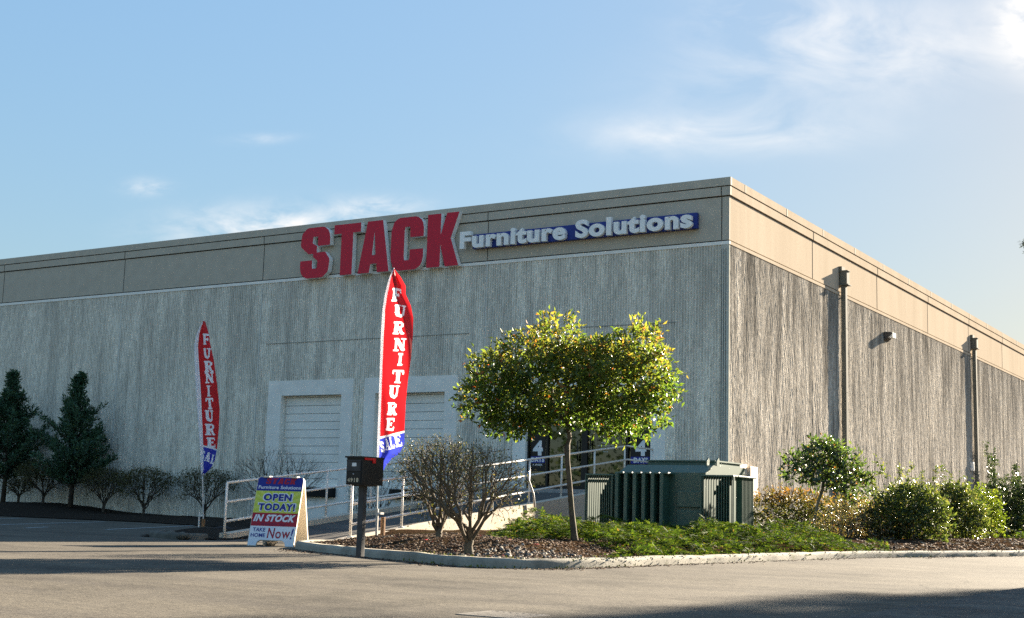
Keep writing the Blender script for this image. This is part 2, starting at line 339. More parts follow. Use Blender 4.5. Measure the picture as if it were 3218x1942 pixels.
# ------------------------------------------------------------------ geometry helpers
ORIG = {}
def empty(name, loc, label, cat, group=None, rz=0):
    o = bpy.data.objects.new(name, None); COL.objects.link(o); o.location = loc; o.rotation_euler = (0, 0, rz)
    o.empty_display_size = .2
    o['label'] = label; o['category'] = cat
    if group: o['group'] = group
    ORIG[o.name] = Vector(loc); return o
def tag(o, label, cat, group=None):
    o['label'] = label; o['category'] = cat
    if group: o['group'] = group
    return o
class MB:
    """collects faces, builds ONE mesh object"""
    def __init__(self): self.v = []; self.f = []; self.mi = []; self.sm = []
    def add(self, vs, fs, mi=0, smooth=False):
        b = len(self.v); self.v += [tuple(x) for x in vs]
        for f in fs: self.f.append([b+i for i in f]); self.mi.append(mi); self.sm.append(smooth)
        return self
    def quad(self, a, b, c, d, mi=0): return self.add([a, b, c, d], [(0, 1, 2, 3)], mi)
    def box(self, lo, hi, mi=0, M_=None):
        x0, y0, z0 = lo; x1, y1, z1 = hi
        vs = [(x0, y0, z0), (x1, y0, z0), (x1, y1, z0), (x0, y1, z0), (x0, y0, z1), (x1, y0, z1), (x1, y1, z1), (x0, y1, z1)]
        if M_: vs = [M_ @ Vector(v) for v in vs]
        return self.add(vs, [(0, 3, 2, 1), (4, 5, 6, 7), (0, 1, 5, 4), (1, 2, 6, 5), (2, 3, 7, 6), (3, 0, 4, 7)], mi)
    def bbox(self, lo, hi, bev=.01, mi=0, M_=None):
        """bevelled box"""
        bm = bmesh.new(); bmesh.ops.create_cube(bm, size=1)
        for v in bm.verts:
            v.co = Vector([(lo[i]+hi[i])/2 + v.co[i]*(hi[i]-lo[i]) for i in range(3)])
        bmesh.ops.bevel(bm, geom=bm.edges[:], offset=bev, segments=2, affect='EDGES', profile=.6)
        vs = [v.co.copy() for v in bm.verts]
        if M_: vs = [M_ @ v for v in vs]
        bm.verts.index_update()
        self.add(vs, [[v.index for v in f.verts] for f in bm.faces], mi); bm.free(); return self
    def prism(self, poly, fn, t0, t1, mi=0, mi_side=None):
        """poly: 2D outline; fn(u,v,t)->3D; solid between t0 and t1"""
        n = len(poly); vs = [fn(u, v, t0) for u, v in poly] + [fn(u, v, t1) for u, v in poly]
        tris = tessellate_polygon([[Vector((u, v, 0)) for u, v in poly]])
        b = len(self.v); self.v += [tuple(x) for x in vs]
        for t in tris:
            self.f.append([b+i for i in t]); self.mi.append(mi); self.sm.append(False)
            self.f.append([b+n+i for i in reversed(t)]); self.mi.append(mi); self.sm.append(False)
        for i in range(n):
            j = (i+1) % n; self.f.append([b+i, b+j, b+n+j, b+n+i]); self.mi.append(mi if mi_side is None else mi_side); self.sm.append(False)
        return self
    def tube(self, pts, r, n=6, mi=0, cap=True, smooth=True):
        pts = [Vector(p) for p in pts]; k = len(pts)
        rr = r if isinstance(r, (list, tuple)) else [r]*k
        vs = []; prev = None
        for i, p in enumerate(pts):
            d = (pts[min(i+1, k-1)]-pts[max(i-1, 0)])
            d = d.normalized() if d.length > 1e-9 else Vector((0, 0, 1))
            if prev is None:
                s = d.cross(Vector((0, 0, 1)) if abs(d.z) < .9 else Vector((1, 0, 0))).normalized()
            else:
                s = (prev - d*prev.dot(d)); s = s.normalized() if s.length > 1e-6 else d.orthogonal().normalized()
            prev = s; t = d.cross(s)
            for a in range(n):
                q = 2*math.pi*a/n; vs.append(p + (s*math.cos(q)+t*math.sin(q))*rr[i])
        fs = []
        for i in range(k-1):
            for a in range(n):
                b = (a+1) % n; fs.append((i*n+a, i*n+b, (i+1)*n+b, (i+1)*n+a))
        if cap and n > 2: fs.append(tuple(range(n-1, -1, -1))); fs.append(tuple((k-1)*n+a for a in range(n)))
        return self.add(vs, fs, mi, smooth)
    def build(self, name, mats, parent=None, local=False, kind=None):
        if not isinstance(mats, (list, tuple)): mats = [mats]
        vs = self.v
        off = Vector((0, 0, 0))
        if parent is not None and not local:
            q = parent
            while q.parent is not None: q = q.parent
            off = ORIG.get(q.name, Vector((0, 0, 0))); vs = [(x-off.x, y-off.y, z-off.z) for x, y, z in vs]
        me = bpy.data.meshes.new(name); me.from_pydata(vs, [], self.f)
        for m in mats: me.materials.append(m)
        me.polygons.foreach_set('material_index', self.mi); me.polygons.foreach_set('use_smooth', self.sm); me.update()
        o = bpy.data.objects.new(name, me); COL.objects.link(o)
        if parent is not None: o.parent = parent
        if kind: o['kind'] = kind
        return o
def np_mesh(name, V, F, mat, parent=None, off=(0, 0, 0), kind=None):
    """V (n,3), F (m,3) arrays -> object"""
    me = bpy.data.meshes.new(name); V = V - np.array(off); n, m = len(V), len(F); k = F.shape[1]
    me.vertices.add(n); me.vertices.foreach_set('co', V.astype(np.float32).ravel())
    me.loops.add(m*k); me.loops.foreach_set('vertex_index', F.astype(np.int32).ravel())
    me.polygons.add(m); me.polygons.foreach_set('loop_start', np.arange(0, m*k, k, dtype=np.int32))
    me.materials.append(mat); me.update(calc_edges=True); me.validate()
    o = bpy.data.objects.new(name, me); COL.objects.link(o)
    if parent is not None: o.parent = parent
    if kind: o['kind'] = kind
    return o
RNG = np.random.default_rng(11)
def unit(a): return a/np.maximum(np.linalg.norm(a, axis=1, keepdims=True), 1e-9)
def leaf_geo(P, D, L, wid=.45, fold=.18, droop=.0, rng=RNG):
    """pointed leaves: base P, direction D, length L"""
    n = len(P); D = unit(D); L = np.asarray(L).reshape(-1, 1)*np.ones((n, 1))
    S = unit(np.cross(D, unit(rng.normal(size=(n, 3))))); N = np.cross(S, D)
    w = L*wid*.5
    b = P; t = P + D*L - N*L*droop
    l = P + D*L*.48 + S*w + N*L*fold*.5; r = P + D*L*.48 - S*w + N*L*fold*.5
    V = np.stack([b, l, t, r], 1).reshape(-1, 3); i = np.arange(n)*4
    F = np.concatenate([np.stack([i, i+3, i+2], 1), np.stack([i, i+2, i+1], 1)], 0)
    return V, F
def merge(parts):
    Vs, Fs, o = [], [], 0
    for V, F in parts: Vs.append(V); Fs.append(F+o); o += len(V)
    return np.concatenate(Vs), np.concatenate(Fs)

# ---- branching: a tree of veins from a root to a cloud of tips
def veins(mb, start, tips, r_tip, sides=5, pull=.36, jit=.06, rootdir=None, rpow=.5, rmax=.09, rng=None, mi=0, segs=3):
    rng = rng or np.random.default_rng(3)
    def go(p, T, dirn, depth):
        n = len(T); c = T.mean(0)
        r0 = min(rmax, r_tip*n**rpow)
        if n <= 1 or depth > 14:
            for q in T:
                d = np.linalg.norm(q-p); mid = (p+q)/2 + rng.normal(size=3)*jit*d
                mid[2] -= .05*d*0
                mb.tube([p, mid, q], [r0, r0*.8, r0*.45], 3 if r0 < .006 else sides, mi, cap=False)
            return
        q = p + (c-p)*(pull if n > 6 else .45)
        d = np.linalg.norm(q-p)
        if dirn is not None: mid = p + dirn*d*.5 + ((p+q)/2 - (p+dirn*d*.5))*.55
        else: mid = (p+q)/2
        mid = mid + rng.normal(size=3)*jit*d
        Tm = (T-c); u, s, vt = np.linalg.svd(Tm, full_matrices=False)
        ax = vt[0] + rng.normal(size=3)*.25
        h = Tm@ax; k = np.argsort(h); cut = int(n*rng.uniform(.36, .64)); cut = max(1, min(n-1, cut))
        r1 = min(rmax, r_tip*max(cut, n-cut)**rpow)
        mb.tube([p, mid, q], [r0, (r0+r1)/2, r1], 3 if r0 < .006 else sides, mi, cap=False)
        nd = (q-mid); nd = nd/max(1e-9, np.linalg.norm(nd))
        go(q, T[k[:cut]], nd, depth+1); go(q, T[k[cut:]], nd, depth+1)
    go(np.array(start, float), np.array(tips, float), rootdir, 0)

# ------------------------------------------------------------------ glyphs
def field_contours(fn, nx, ny, x0, x1, y0, y1):
    """marching squares on fn(X,Y) < 0"""
    xs = np.linspace(x0, x1, nx); ys = np.linspace(y0, y1, ny); X, Y = np.meshgrid(xs, ys); Fd = fn(X, Y)
    Fd[0, :] = Fd[-1, :] = 1; Fd[:, 0] = Fd[:, -1] = 1
    seg = {}
    def ip(j, i, j2, i2):
        a, b = Fd[j, i], Fd[j2, i2]; t = a/(a-b); return (xs[i]+(xs[i2]-xs[i])*t, ys[j]+(ys[j2]-ys[j])*t)
    pts = {}
    def edge(k, j, i):
        key = (k, j, i)
        if key not in pts: pts[key] = ip(j, i, j, i+1) if k == 'h' else ip(j, i, j+1, i)
        return key
    for j in range(ny-1):
        for i in range(nx-1):
            c = (Fd[j, i] < 0)*1 + (Fd[j, i+1] < 0)*2 + (Fd[j+1, i+1] < 0)*4 + (Fd[j+1, i] < 0)*8
            if c in (0, 15): continue
            B = lambda: edge('h', j, i); T = lambda: edge('h', j+1, i); L = lambda: edge('v', j, i); Rr = lambda: edge('v', j, i+1)
            tab = {1: [(L, B)], 2: [(B, Rr)], 3: [(L, Rr)], 4: [(Rr, T)], 5: [(L, B), (Rr, T)], 6: [(B, T)], 7: [(L, T)], 8: [(T, L)], 9: [(T, B)], 10: [(B, Rr), (T, L)], 11: [(T, Rr)], 12: [(Rr, L)], 13: [(Rr, B)], 14: [(B, L)]}
            for a, b in tab[c]: seg[a()] = b()
    loops = []
    while seg:
        s = next(iter(seg)); lp = [s]; k = seg.pop(s)
        while k != s and k in seg: lp.append(k); k = seg.pop(k)
        P = [pts[q] for q in lp]
        # simplify
        out = []
        for i, q in enumerate(P):
            a, b = P[i-1], P[(i+1) % len(P)]
            cr = abs((q[0]-a[0])*(b[1]-a[1])-(q[1]-a[1])*(b[0]-a[0]))
            if cr > 1e-5: out.append(q)
        if len(out) > 2: loops.append(out)
    return loops
def capsule(X, Y, a, b, rx, ry):
    ax, ay = a; bx, by = b; U, V = X/rx, Y/ry; ax, bx, ay, by = ax/rx, bx/rx, ay/ry, by/ry
    dx, dy = bx-ax, by-ay; q = dx*dx+dy*dy
    t = np.clip(((U-ax)*dx+(V-ay)*dy)/q, 0, 1) if q > 0 else 0*U
    return np.hypot(U-ax-t*dx, V-ay-t*dy)-1
def rectf(X, Y, x0, x1, y0, y1): return np.maximum(np.maximum(x0-X, X-x1), np.maximum(y0-Y, Y-y1))*8
def spline(P, n=10):
    out = []
    for i in range(len(P)-1):
        p0, p1, p2, p3 = P[max(i-1, 0)], P[i], P[i+1], P[min(i+2, len(P)-1)]
        for k in range(n):
            t = k/n; out.append(tuple(.5*(2*p1[d]+(p2[d]-p0[d])*t+(2*p0[d]-5*p1[d]+4*p2[d]-p3[d])*t*t+(3*p1[d]-p0[d]-3*p2[d]+p3[d])*t**3) for d in (0, 1)))
    return out+[P[-1]]
def pathf(X, Y, P, rx, ry):
    F_ = None
    for a, b in zip(P[:-1], P[1:]):
        c = capsule(X, Y, a, b, rx, ry); F_ = c if F_ is None else np.minimum(F_, c)
    return F_
def blockS(X, Y):
    P = [(.79, .62), (.79, .76)] + spline([(.79, .76), (.73, .88), (.5, .905), (.27, .88), (.205, .75), (.24, .63), (.5, .52), (.76, .39), (.795, .25), (.73, .12), (.5, .095), (.27, .12), (.21, .24)]) + [(.21, .36)]
    f = pathf(X, Y, P, .205, .097)
    f = np.maximum(f, -rectf(X, Y, .56, 1.1, .50, .625)); f = np.maximum(f, -rectf(X, Y, -.1, .44, .355, .48)); return f
def blockC(X, Y):
    P = [(.79, .60), (.79, .76)] + spline([(.79, .76), (.73, .88), (.5, .905), (.27, .88), (.205, .75)]) + [(.205, .25)] + spline([(.205, .25), (.27, .12), (.5, .095), (.73, .12), (.79, .24)]) + [(.79, .40)]
    f = pathf(X, Y, P, .205, .097)
    return np.maximum(f, -rectf(X, Y, .55, 1.1, .385, .61))
BLOCK = {'T': [[(0, 1), (0, .82), (.28, .82), (.28, 0), (.72, 0), (.72, .82), (1, .82), (1, 1)]],
         'A': [[(.27, 1), (0, 0), (.37, 0), (.405, .17), (.60, .17), (.625, 0), (1, 0), (.76, 1)], [(.445, .34), (.505, .80), (.56, .34)]],
         'K': [[(0, 1), (0, 0), (.42, 0), (.42, .42), (.58, 0), (1, 0), (.74, .52), (.985, 1), (.60, 1), (.42, .60), (.42, 1)]]}
def block_glyph(ch):
    if ch == 'S': return field_contours(blockS, 64, 96, -.05, 1.05, -.03, 1.03)
    if ch == 'C': return field_contours(blockC, 64, 96, -.05, 1.05, -.03, 1.03)
    return BLOCK[ch]
SLAB = {  # strokes (x0,y0,x1,y1,thick x, thick y)
 'F': [(.30, .08, .30, .92, .16, .08), (.12, .91, .84, .91, .06, .09), (.84, .91, .86, .72, .06, .05), (.3, .50, .64, .50, .05, .08), (.66, .60, .66, .40, .05, .05), (.12, .07, .50, .07, .06, .07)],
 'U': [(.26, .92, .26, .40, .15, .08), (.10, .93, .44, .93, .05, .06), (.80, .93, .76, .40, .08, .08), (.62, .93, .92, .93, .05, .06), (.26, .40, .34, .18, .15, .10), (.34, .18, .55, .11, .12, .11), (.55, .11, .72, .22, .10, .09), (.72, .22, .76, .42, .08, .08)],
 'R': [(.28, .08, .28, .92, .15, .08), (.10, .92, .60, .92, .06, .08), (.60, .92, .76, .80, .08, .08), (.76, .80, .76, .66, .12, .08), (.76, .66, .58, .54, .09, .07), (.28, .53, .58, .53, .06, .07), (.55, .50, .72, .14, .13, .07), (.72, .08, .90, .09, .07, .07), (.10, .07, .46, .07, .06, .07)],
 'N': [(.22, .08, .22, .92, .08, .06), (.08, .93, .30, .93, .05, .06), (.26, .90, .76, .12, .15, .08), (.78, .08, .78, .92, .07, .06), (.62, .93, .94, .93, .05, .06), (.08, .07, .40, .07, .05, .06)],
 'I': [(.5, .08, .5, .92, .16, .08), (.28, .93, .72, .93, .06, .07), (.28, .07, .72, .07, .06, .07)],
 'T': [(.5, .08, .5, .90, .15, .08), (.12, .92, .88, .92, .06, .08), (.11, .92, .10, .72, .06, .05), (.89, .92, .90, .72, .06, .05), (.30, .07, .70, .07, .06, .07)],
 'E': [(.28, .08, .28, .92, .15, .08), (.10, .92, .82, .92, .06, .08), (.84, .92, .85, .74, .05, .05), (.28, .51, .60, .51, .05, .07), (.62, .60, .62, .42, .05, .05), (.10, .08, .84, .08, .06, .08), (.86, .08, .88, .27, .05, .05)],
 'S': [(.78, .90, .78, .72, .06, .05), (.74, .80, .50, .92, .10, .08), (.50, .92, .24, .78, .13, .08), (.24, .76, .36, .58, .14, .09), (.36, .58, .66, .44, .14, .10), (.66, .44, .76, .26, .14, .09), (.76, .26, .52, .08, .13, .08), (.52, .08, .26, .20, .10, .08), (.2, .12, .2, .30, .06, .05)],
 'A': [(.50, .90, .20, .10, .06, .05), (.50, .92, .76, .10, .15, .07), (.30, .34, .66, .34, .05, .06), (.06, .07, .36, .07, .05, .06), (.58, .07, .94, .07, .05, .06)],
 'L': [(.30, .08, .30, .92, .15, .08), (.12, .93, .50, .93, .05, .06), (.12, .08, .82, .08, .06, .08), (.84, .10, .86, .32, .06, .05)]}
_sl = {}
def slab_glyph(ch):
    if ch not in _sl:
        def fn(X, Y):
            f = None
            for a, b, c, d, rx, ry in SLAB[ch]:
                g = capsule(X, Y, (a, b), (c, d), rx, ry); f = g if f is None else np.minimum(f, g)
            return f
        _sl[ch] = field_contours(fn, 34, 44, -.08, 1.08, -.08, 1.08)
    return _sl[ch]
def area(P): return .5*sum(P[i-1][0]*P[i][1]-P[i][0]*P[i-1][1] for i in range(len(P)))
def flat_glyph(mb, loops, fn, mi=0):
    """loops may hold outer and hole outlines together; fn(u,v)->3D"""
    vs = [q for lp in loops for q in lp]
    tris = tessellate_polygon([[Vector((u, v, 0)) for u, v in lp] for lp in loops])
    mb.add([fn(u, v) for u, v in vs], [list(t) for t in tris], mi)
def solid_glyph(mb, loops, fn, t0, t1, mi_face=0, mi_side=1):
    vs = [q for lp in loops for q in lp]; n = len(vs)
    tris = tessellate_polygon([[Vector((u, v, 0)) for u, v in lp] for lp in loops])
    b = len(mb.v); mb.v += [tuple(fn(u, v, t0)) for u, v in vs] + [tuple(fn(u, v, t1)) for u, v in vs]
    for t in tris:
        mb.f.append([b+n+i for i in t]); mb.mi.append(mi_face); mb.sm.append(False)
        mb.f.append([b+i for i in reversed(t)]); mb.mi.append(mi_side); mb.sm.append(False)
    k = 0
    for lp in loops:
        m = len(lp)
        for i in range(m):
            j = (i+1) % m; mb.f.append([b+k+i, b+k+j, b+n+k+j, b+n+k+i]); mb.mi.append(mi_side); mb.sm.append(False)
        k += m
def text_data(body, offset=0., extrude=0., shear=0., bevel=0., spacing=1., res=3):
    """built-in font -> (verts, faces) with the text's own bounding box at origin"""
    c = bpy.data.curves.new('lettering', 'FONT'); c.body = body; c.size = 1; c.offset = offset; c.extrude = extrude
    c.shear = shear; c.bevel_depth = bevel; c.bevel_resolution = 1; c.space_character = spacing; c.resolution_u = res
    o = bpy.data.objects.new('lettering', c); COL.objects.link(o)
    dg = bpy.context.evaluated_depsgraph_get(); dg.update()
    me = o.evaluated_get(dg).to_mesh()
    V = [v.co.copy() for v in me.vertices]; Fs = [list(p.vertices) for p in me.polygons]
    o.evaluated_get(dg).to_mesh_clear(); bpy.data.objects.remove(o); bpy.data.curves.remove(c)
    x0 = min(v.x for v in V); y0 = min(v.y for v in V); x1 = max(v.x for v in V); y1 = max(v.y for v in V)
    return [(v.x-x0, v.y-y0, v.z) for v in V], Fs, x1-x0, y1-y0
def put_text(mb, body, fn, x0, x1, y0, y1, mi=0, **k):
    V, Fs, w, h = text_data(body, **k); sx_, sy_ = (x1-x0)/w, (y1-y0)/h
    mb.add([fn(x0+a*sx_, y0+b*sy_) for a, b, c in V], Fs, mi)
def islands(V, Fs):
    p = list(range(len(V)))
    def f(i):
        while p[i] != i: p[i] = p[p[i]]; i = p[i]
        return i
    for q in Fs:
        for a in q[1:]: p[f(a)] = f(q[0])
    g = {}
    for q in Fs: g.setdefault(f(q[0]), []).append(q)
    isl = [(min(V[i][0] for q in fs for i in q), max(V[i][0] for q in fs for i in q), fs) for fs in g.values()]
    isl.sort(key=lambda t: t[0]); out = []
    for a, b, fs in isl:
        if out and min(out[-1][1], b)-max(out[-1][0], a) > .6*min(b-a, out[-1][1]-out[-1][0]):
            out[-1] = (min(out[-1][0], a), max(out[-1][1], b), out[-1][2]+fs)
        else: out.append((a, b, fs))
    return out
RT = Vector((math.cos(YAW), math.sin(YAW), 0)); FW = Vector((-math.sin(YAW), math.cos(YAW), 0))
def nz(x, y, s=1.): return noise.noise(Vector((x*s, y*s, 3.7)))
def smooth(t): t = max(0, min(1, t)); return t*t*(3-2*t)
# ================================================================== GROUND, ROADS, KERBS, BEDS
def sheet(name, poly, z, m, kind='structure'):
    mb = MB(); tris = tessellate_polygon([[Vector((x, y, 0)) for x, y in poly]])
    mb.add([(x, y, z) for x, y in poly], [list(t) for t in tris]); o = mb.build(name, m, kind=kind)
    for p in o.data.polygons:
        if p.normal.z < 0: p.flip()
    return o
sheet('ground', [(-260, -120), (260, -120), (260, 300), (-260, 300)], 0, M['asphalt'])
# street pavement with a slightly ragged edge
edge = [(-2.78+.05*nz(0, y, .9)+(.0 if y < 14 else .02*(y-14)), y) for y in [-60, -20, 0, 4, 6, 7, 8, 9, 10, 11, 12, 13, 14, 16, 20, 30, 60]]
mb = MB()
for (xa, ya), (xb, yb) in zip(edge[:-1], edge[1:]):
    mb.quad((xa, ya, .022), (200, ya, .022), (200, yb, .022), (xb, yb, .022))
    mb.quad((xa-.03, ya, -.01), (xa, ya, .022), (xb, yb, .022), (xb-.03, yb, -.01))
mb.build('road', M['road'], kind='structure')
def stripe(a, b, w, z=.004):
    a, b = Vector((*a, z)), Vector((*b, z)); d = (b-a).normalized(); s = Vector((-d.y, d.x, 0))*w/2
    return [a-s, b-s, b+s, a+s]
mb = MB()
for a, b in [((-21.0, 18.6), (-24.3, 24.3)), ((-24.2, 18.6), (-27.5, 24.3)), ((-27.4, 18.6), (-30.7, 24.3)), ((-30.6, 18.6), (-33.9, 24.3)), ((-21.9, 17.4), (-22.6, 18.5)), ((-33.8, 18.6), (-37.1, 24.3))]:
    mb.quad(*stripe(a, b, .10))
mb.build('parking_line', M['paint_line'], kind='structure')

KERB = [(-13.22, 16.35), (-13.15, 15.6), (-12.95, 15.05), (-12.6, 14.6), (-11.8, 14.08), (-10.83, 13.57), (-9.32, 12.86), (-8.55, 12.52), (-8.1, 12.45), (-7.78, 12.6), (-7.55, 13.0), (-7.42, 13.6), (-7.36, 14.4), (-7.34, 15.8), (-7.22, 18.0), (-7.05, 21.0), (-6.72, 23.1), (-6.3, 24.8), (-5.8, 27.0), (-5.2, 30), (-4.2, 36), (-3.6, 44), (-3.5, 60), (-3.5, 95)]
def resample(P, step):
    P = spline(P, 12); out = [P[0]]; acc = 0
    for a, b in zip(P[:-1], P[1:]):
        L = math.hypot(b[0]-a[0], b[1]-a[1]); acc += L
        if acc >= step: out.append(b); acc = 0
    return out
def kerb(name, path, left=True, h=.105, w=.16, m=None, joints=3.0, z0=0.0):
    P = resample(path, .18); mb = MB(); prof = [(0, -.05), (.012, h*.55), (.022, h-.022), (.045, h), (w, h), (w, -.05)]
    rows = []; run = 0
    for i, (x, y) in enumerate(P):
        a, b = P[max(0, i-1)], P[min(len(P)-1, i+1)]; d = Vector((b[0]-a[0], b[1]-a[1], 0)).normalized(); s = Vector((-d.y, d.x, 0))*(1 if left else -1)
        run += .18; gap = (run % joints) < .18
        rows.append([Vector((x, y, z0))+s*(o_+(.012*nz(x, y, 2.3) if k < 4 else 0)+(.012 if gap and k < 4 else 0))+Vector((0, 0, q+(.012*nz(x+9, y, 1.7) if 1 < k < 5 else 0)-(.010 if gap and 1 < k < 5 else 0))) for k, (o_, q) in enumerate(prof)])
    n = len(prof); vs = [v for r in rows for v in r]
    fs = [(i*n+k, (i+1)*n+k, (i+1)*n+k+1, i*n+k+1) for i in range(len(rows)-1) for k in range(n-1)]
    if left: fs = [tuple(reversed(f)) for f in fs]
    fs.append(tuple(range(n))); fs.append(tuple((len(rows)-1)*n+k for k in range(n)))
    mb.add(vs, fs, 0, True); o = mb.build(name, m or M['kerb'], kind='structure'); return o
kerb('kerb', KERB, left=True)
KD = resample(KERB, .12)
KA = np.array(KD)
def kdist(x, y): return float(np.sqrt(((KA-np.array([x, y]))**2).sum(1).min()))
A0 = Vector((-13.35, 16.5, 0)); AL = R(94.4); DV = Vector((math.cos(AL), math.sin(AL), 0)); NL = Vector((-math.sin(AL), math.cos(AL), 0)); RW = 2.35
def rp(s, w, z): return A0 + DV*s + NL*w + Vector((0, 0, z))
def bed_z(x, y):
    d = kdist(x, y)
    z = .082 + .165*smooth((d-.1)/1.7) + .035*nz(x, y, .8)*smooth(d) + .02*nz(x, y, 2.7)*smooth(d*2)
    return z
def kx_at(y, side):
    xs = [a[0]+(b[0]-a[0])*(y-a[1])/(b[1]-a[1]+1e-12) for a, b in zip(KD[:-1], KD[1:]) if (a[1]-y)*(b[1]-y) <= 0 and a[1] != b[1]]
    return (max if side > 0 else min)(xs) if xs else None
mb = MB(); ys = list(np.arange(12.62, 16.4, .09)) + list(np.arange(16.5, 30, .22)) + list(np.arange(30, 75, .8)); rows = []
for y in ys:
    xr = kx_at(y, 1)
    xl = kx_at(y, -1) if y < 16.35 else (rp((y-16.5)/DV.y, 0, 0).x if y < 30 else -12.56)
    xl += .12 if y < 16.3 else 0; xr -= .12
    if xr-xl < .1: continue
    rows.append([(xl+(xr-xl)*t, y, bed_z(xl+(xr-xl)*t, y)) for t in np.linspace(0, 1, 40)])
for a, b in zip(rows[:-1], rows[1:]):
    n = len(a); mb.add(a+b, [(i, i+1, n+i+1, n+i) for i in range(n-1)], 0, True)
mb.build('planting_bed', M['mulch'], kind='structure')
# shaded planting bed along the front of the building
def lbed_z(x, y):
    f = smooth((y-front_y(x))/1.5)
    return .02 + (.12+.24*smooth((-31.5-x)/4.5)*smooth((y-front_y(x)-.6)/1.6))*f + (.03*nz(x, y, .9)+.02*nz(x, y, 2.5))*f
def front_y(x): return 16.15 if x > -17.5 else (16.15+(x+17.5)*-2.2 if x > -20.6 else 23.0+min(2.4, (-20.6-x)*.35))
mb = MB(); rows = []
for x in list(np.arange(-75, -40, 1.5))+list(np.arange(-40, -15.3, .2)):
    y0 = front_y(x); y1 = 30.02
    rows.append([(x, y0+(y1-y0)*t, lbed_z(x, y0+(y1-y0)*t)) for t in np.linspace(0, 1, 30)])
for a, b in zip(rows[:-1], rows[1:]):
    n = len(a); mb.add(a+b, [(i, n+i, n+i+1, i+1) for i in range(n-1)], 0, True)
mb.build('shaded_planting_bed', M['soil'], kind='structure')
kerb('broken_kerb', [(-18.0, 17.2), (-17.4, 16.35), (-16.9, 16.0), (-16.3, 15.75), (-15.95, 15.9), (-15.86, 16.3)], left=True, h=.10, w=.2, m=M['mosskerb'])

# ================================================================== WAREHOUSE
XC, YF, HT = -12.54, 30.0, 8.88
XL, YB = -75.0, 72.0
bld = empty('warehouse', (XC, YF, 0), 'long grey warehouse with ribbed concrete walls and a tan parapet band', 'building')
PER = .074
def ribskin(mb, axis, a0, a1, z0, z1, mi=0):
    prof = [(0, 0), (.036, 0), (.042, .022), (.068, .022)]
    n = int((a1-a0)/PER); per = (a1-a0)/n; 
    rng = np.random.default_rng(int(abs(a0)*100)+5); amp = .95 if axis == 'x' else 1.0; kn = .45 if axis == 'x' else .62
    far = axis == 'x' and a1 < -45
    nzv = max(2, int((z1-z0)/(3.0 if far else .15))); zs = np.linspace(z0, z1, nzv+1)
    A = []; Dp = []
    for i in range(n):
        for k, (p, d) in enumerate(prof):
            A.append(a0+per*i+p*per/PER); Dp.append(d)
    A.append(a1); Dp.append(0); A = np.array(A); Dp = np.array(Dp); m = len(A)
    rec = np.zeros((len(zs), m))
    slow = rng.random((max(2, len(zs)//5+2), n//6+2)); 
    for r in range(len(zs)):
        br = rng.random(n)                       # how much of each crest is knocked off at this height
        sl = slow[r//5 % len(slow)][np.arange(n)//6]
        knock = np.where(br < .30+.30*sl, rng.uniform(.006, .017, n), rng.uniform(0, .003, n))
        rec[r, 0:4*n:4] = knock; rec[r, 1:4*n:4] = knock+rng.uniform(-.002, .002, n); rec[r, -1] = 0
        if r in (0, len(zs)-1): rec[r] *= .2
    D = (Dp[None, :]*rng.uniform(.85, 1.1, (1, m)))*amp + rec*amp*kn
    Zg = np.repeat(zs[:, None], m, 1)+(rng.uniform(-.045, .045, (len(zs), m))*np.where(np.arange(len(zs)) % max(1, len(zs)-1) == 0, 0, 1)[:, None] if not far else 0)
    Ag = np.repeat(A[None, :], len(zs), 0)
    vs = np.stack([Ag, YF+D, Zg], -1) if axis == 'x' else np.stack([XC-D, Ag, Zg], -1)
    vs = vs.reshape(-1, 3).tolist()
    mb.add(vs, [(r*m+i, r*m+i+1, (r+1)*m+i+1, (r+1)*m+i) for r in range(len(zs)-1) for i in range(m-1)], mi)
mb = MB()
ZR = 7.2
D1, D2, ST = (-27.27, -24.04), (-23.64, -20.43), (-18.62, -14.2)
rects = [(-75, D1[0], -.2, ZR), (D1[0], D1[1], 4.2, ZR), (D1[1], D2[0], -.2, ZR), (D2[0], D2[1], 4.2, ZR), (D2[1], ST[0], -.2, ZR), (ST[0], ST[1], 4.2, ZR), (ST[1], -12.76, -.2, ZR)]
for x0, x1, z0, z1 in rects:
    ribskin(mb, 'x', x0, x1, z0, z1); mb.box((x0, YF+.03, z0), (x1, YF+.26, z1))
mb.build('front_wall', M['ribbed'], bld)
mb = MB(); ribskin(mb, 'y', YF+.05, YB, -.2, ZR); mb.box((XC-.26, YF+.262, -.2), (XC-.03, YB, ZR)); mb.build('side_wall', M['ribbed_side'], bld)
mb = MB(); mb.box((XL, YB-.25, -.2), (XC-.3, YB, HT-.3)); mb.box((XL-.02, YF+.3, -.2), (XL+.2, YB-.3, HT-.3)); mb.build('rear_wall', M['fascia'], bld)
mb = MB(); mb.box((-12.757, YF-.004, -.2), (XC, YF+.05, ZR)); mb.build('corner_pilaster', M['pilaster'], bld)
def part_box(name, lo, hi, m): mb = MB(); mb.box(lo, hi); return mb.build(name, m, bld)
for k in range(3): part_box('corner_groove', (-12.74+.055*k, YF-.007, -.2), (-12.728+.055*k, YF+.01, ZR-.1), M['joint'])
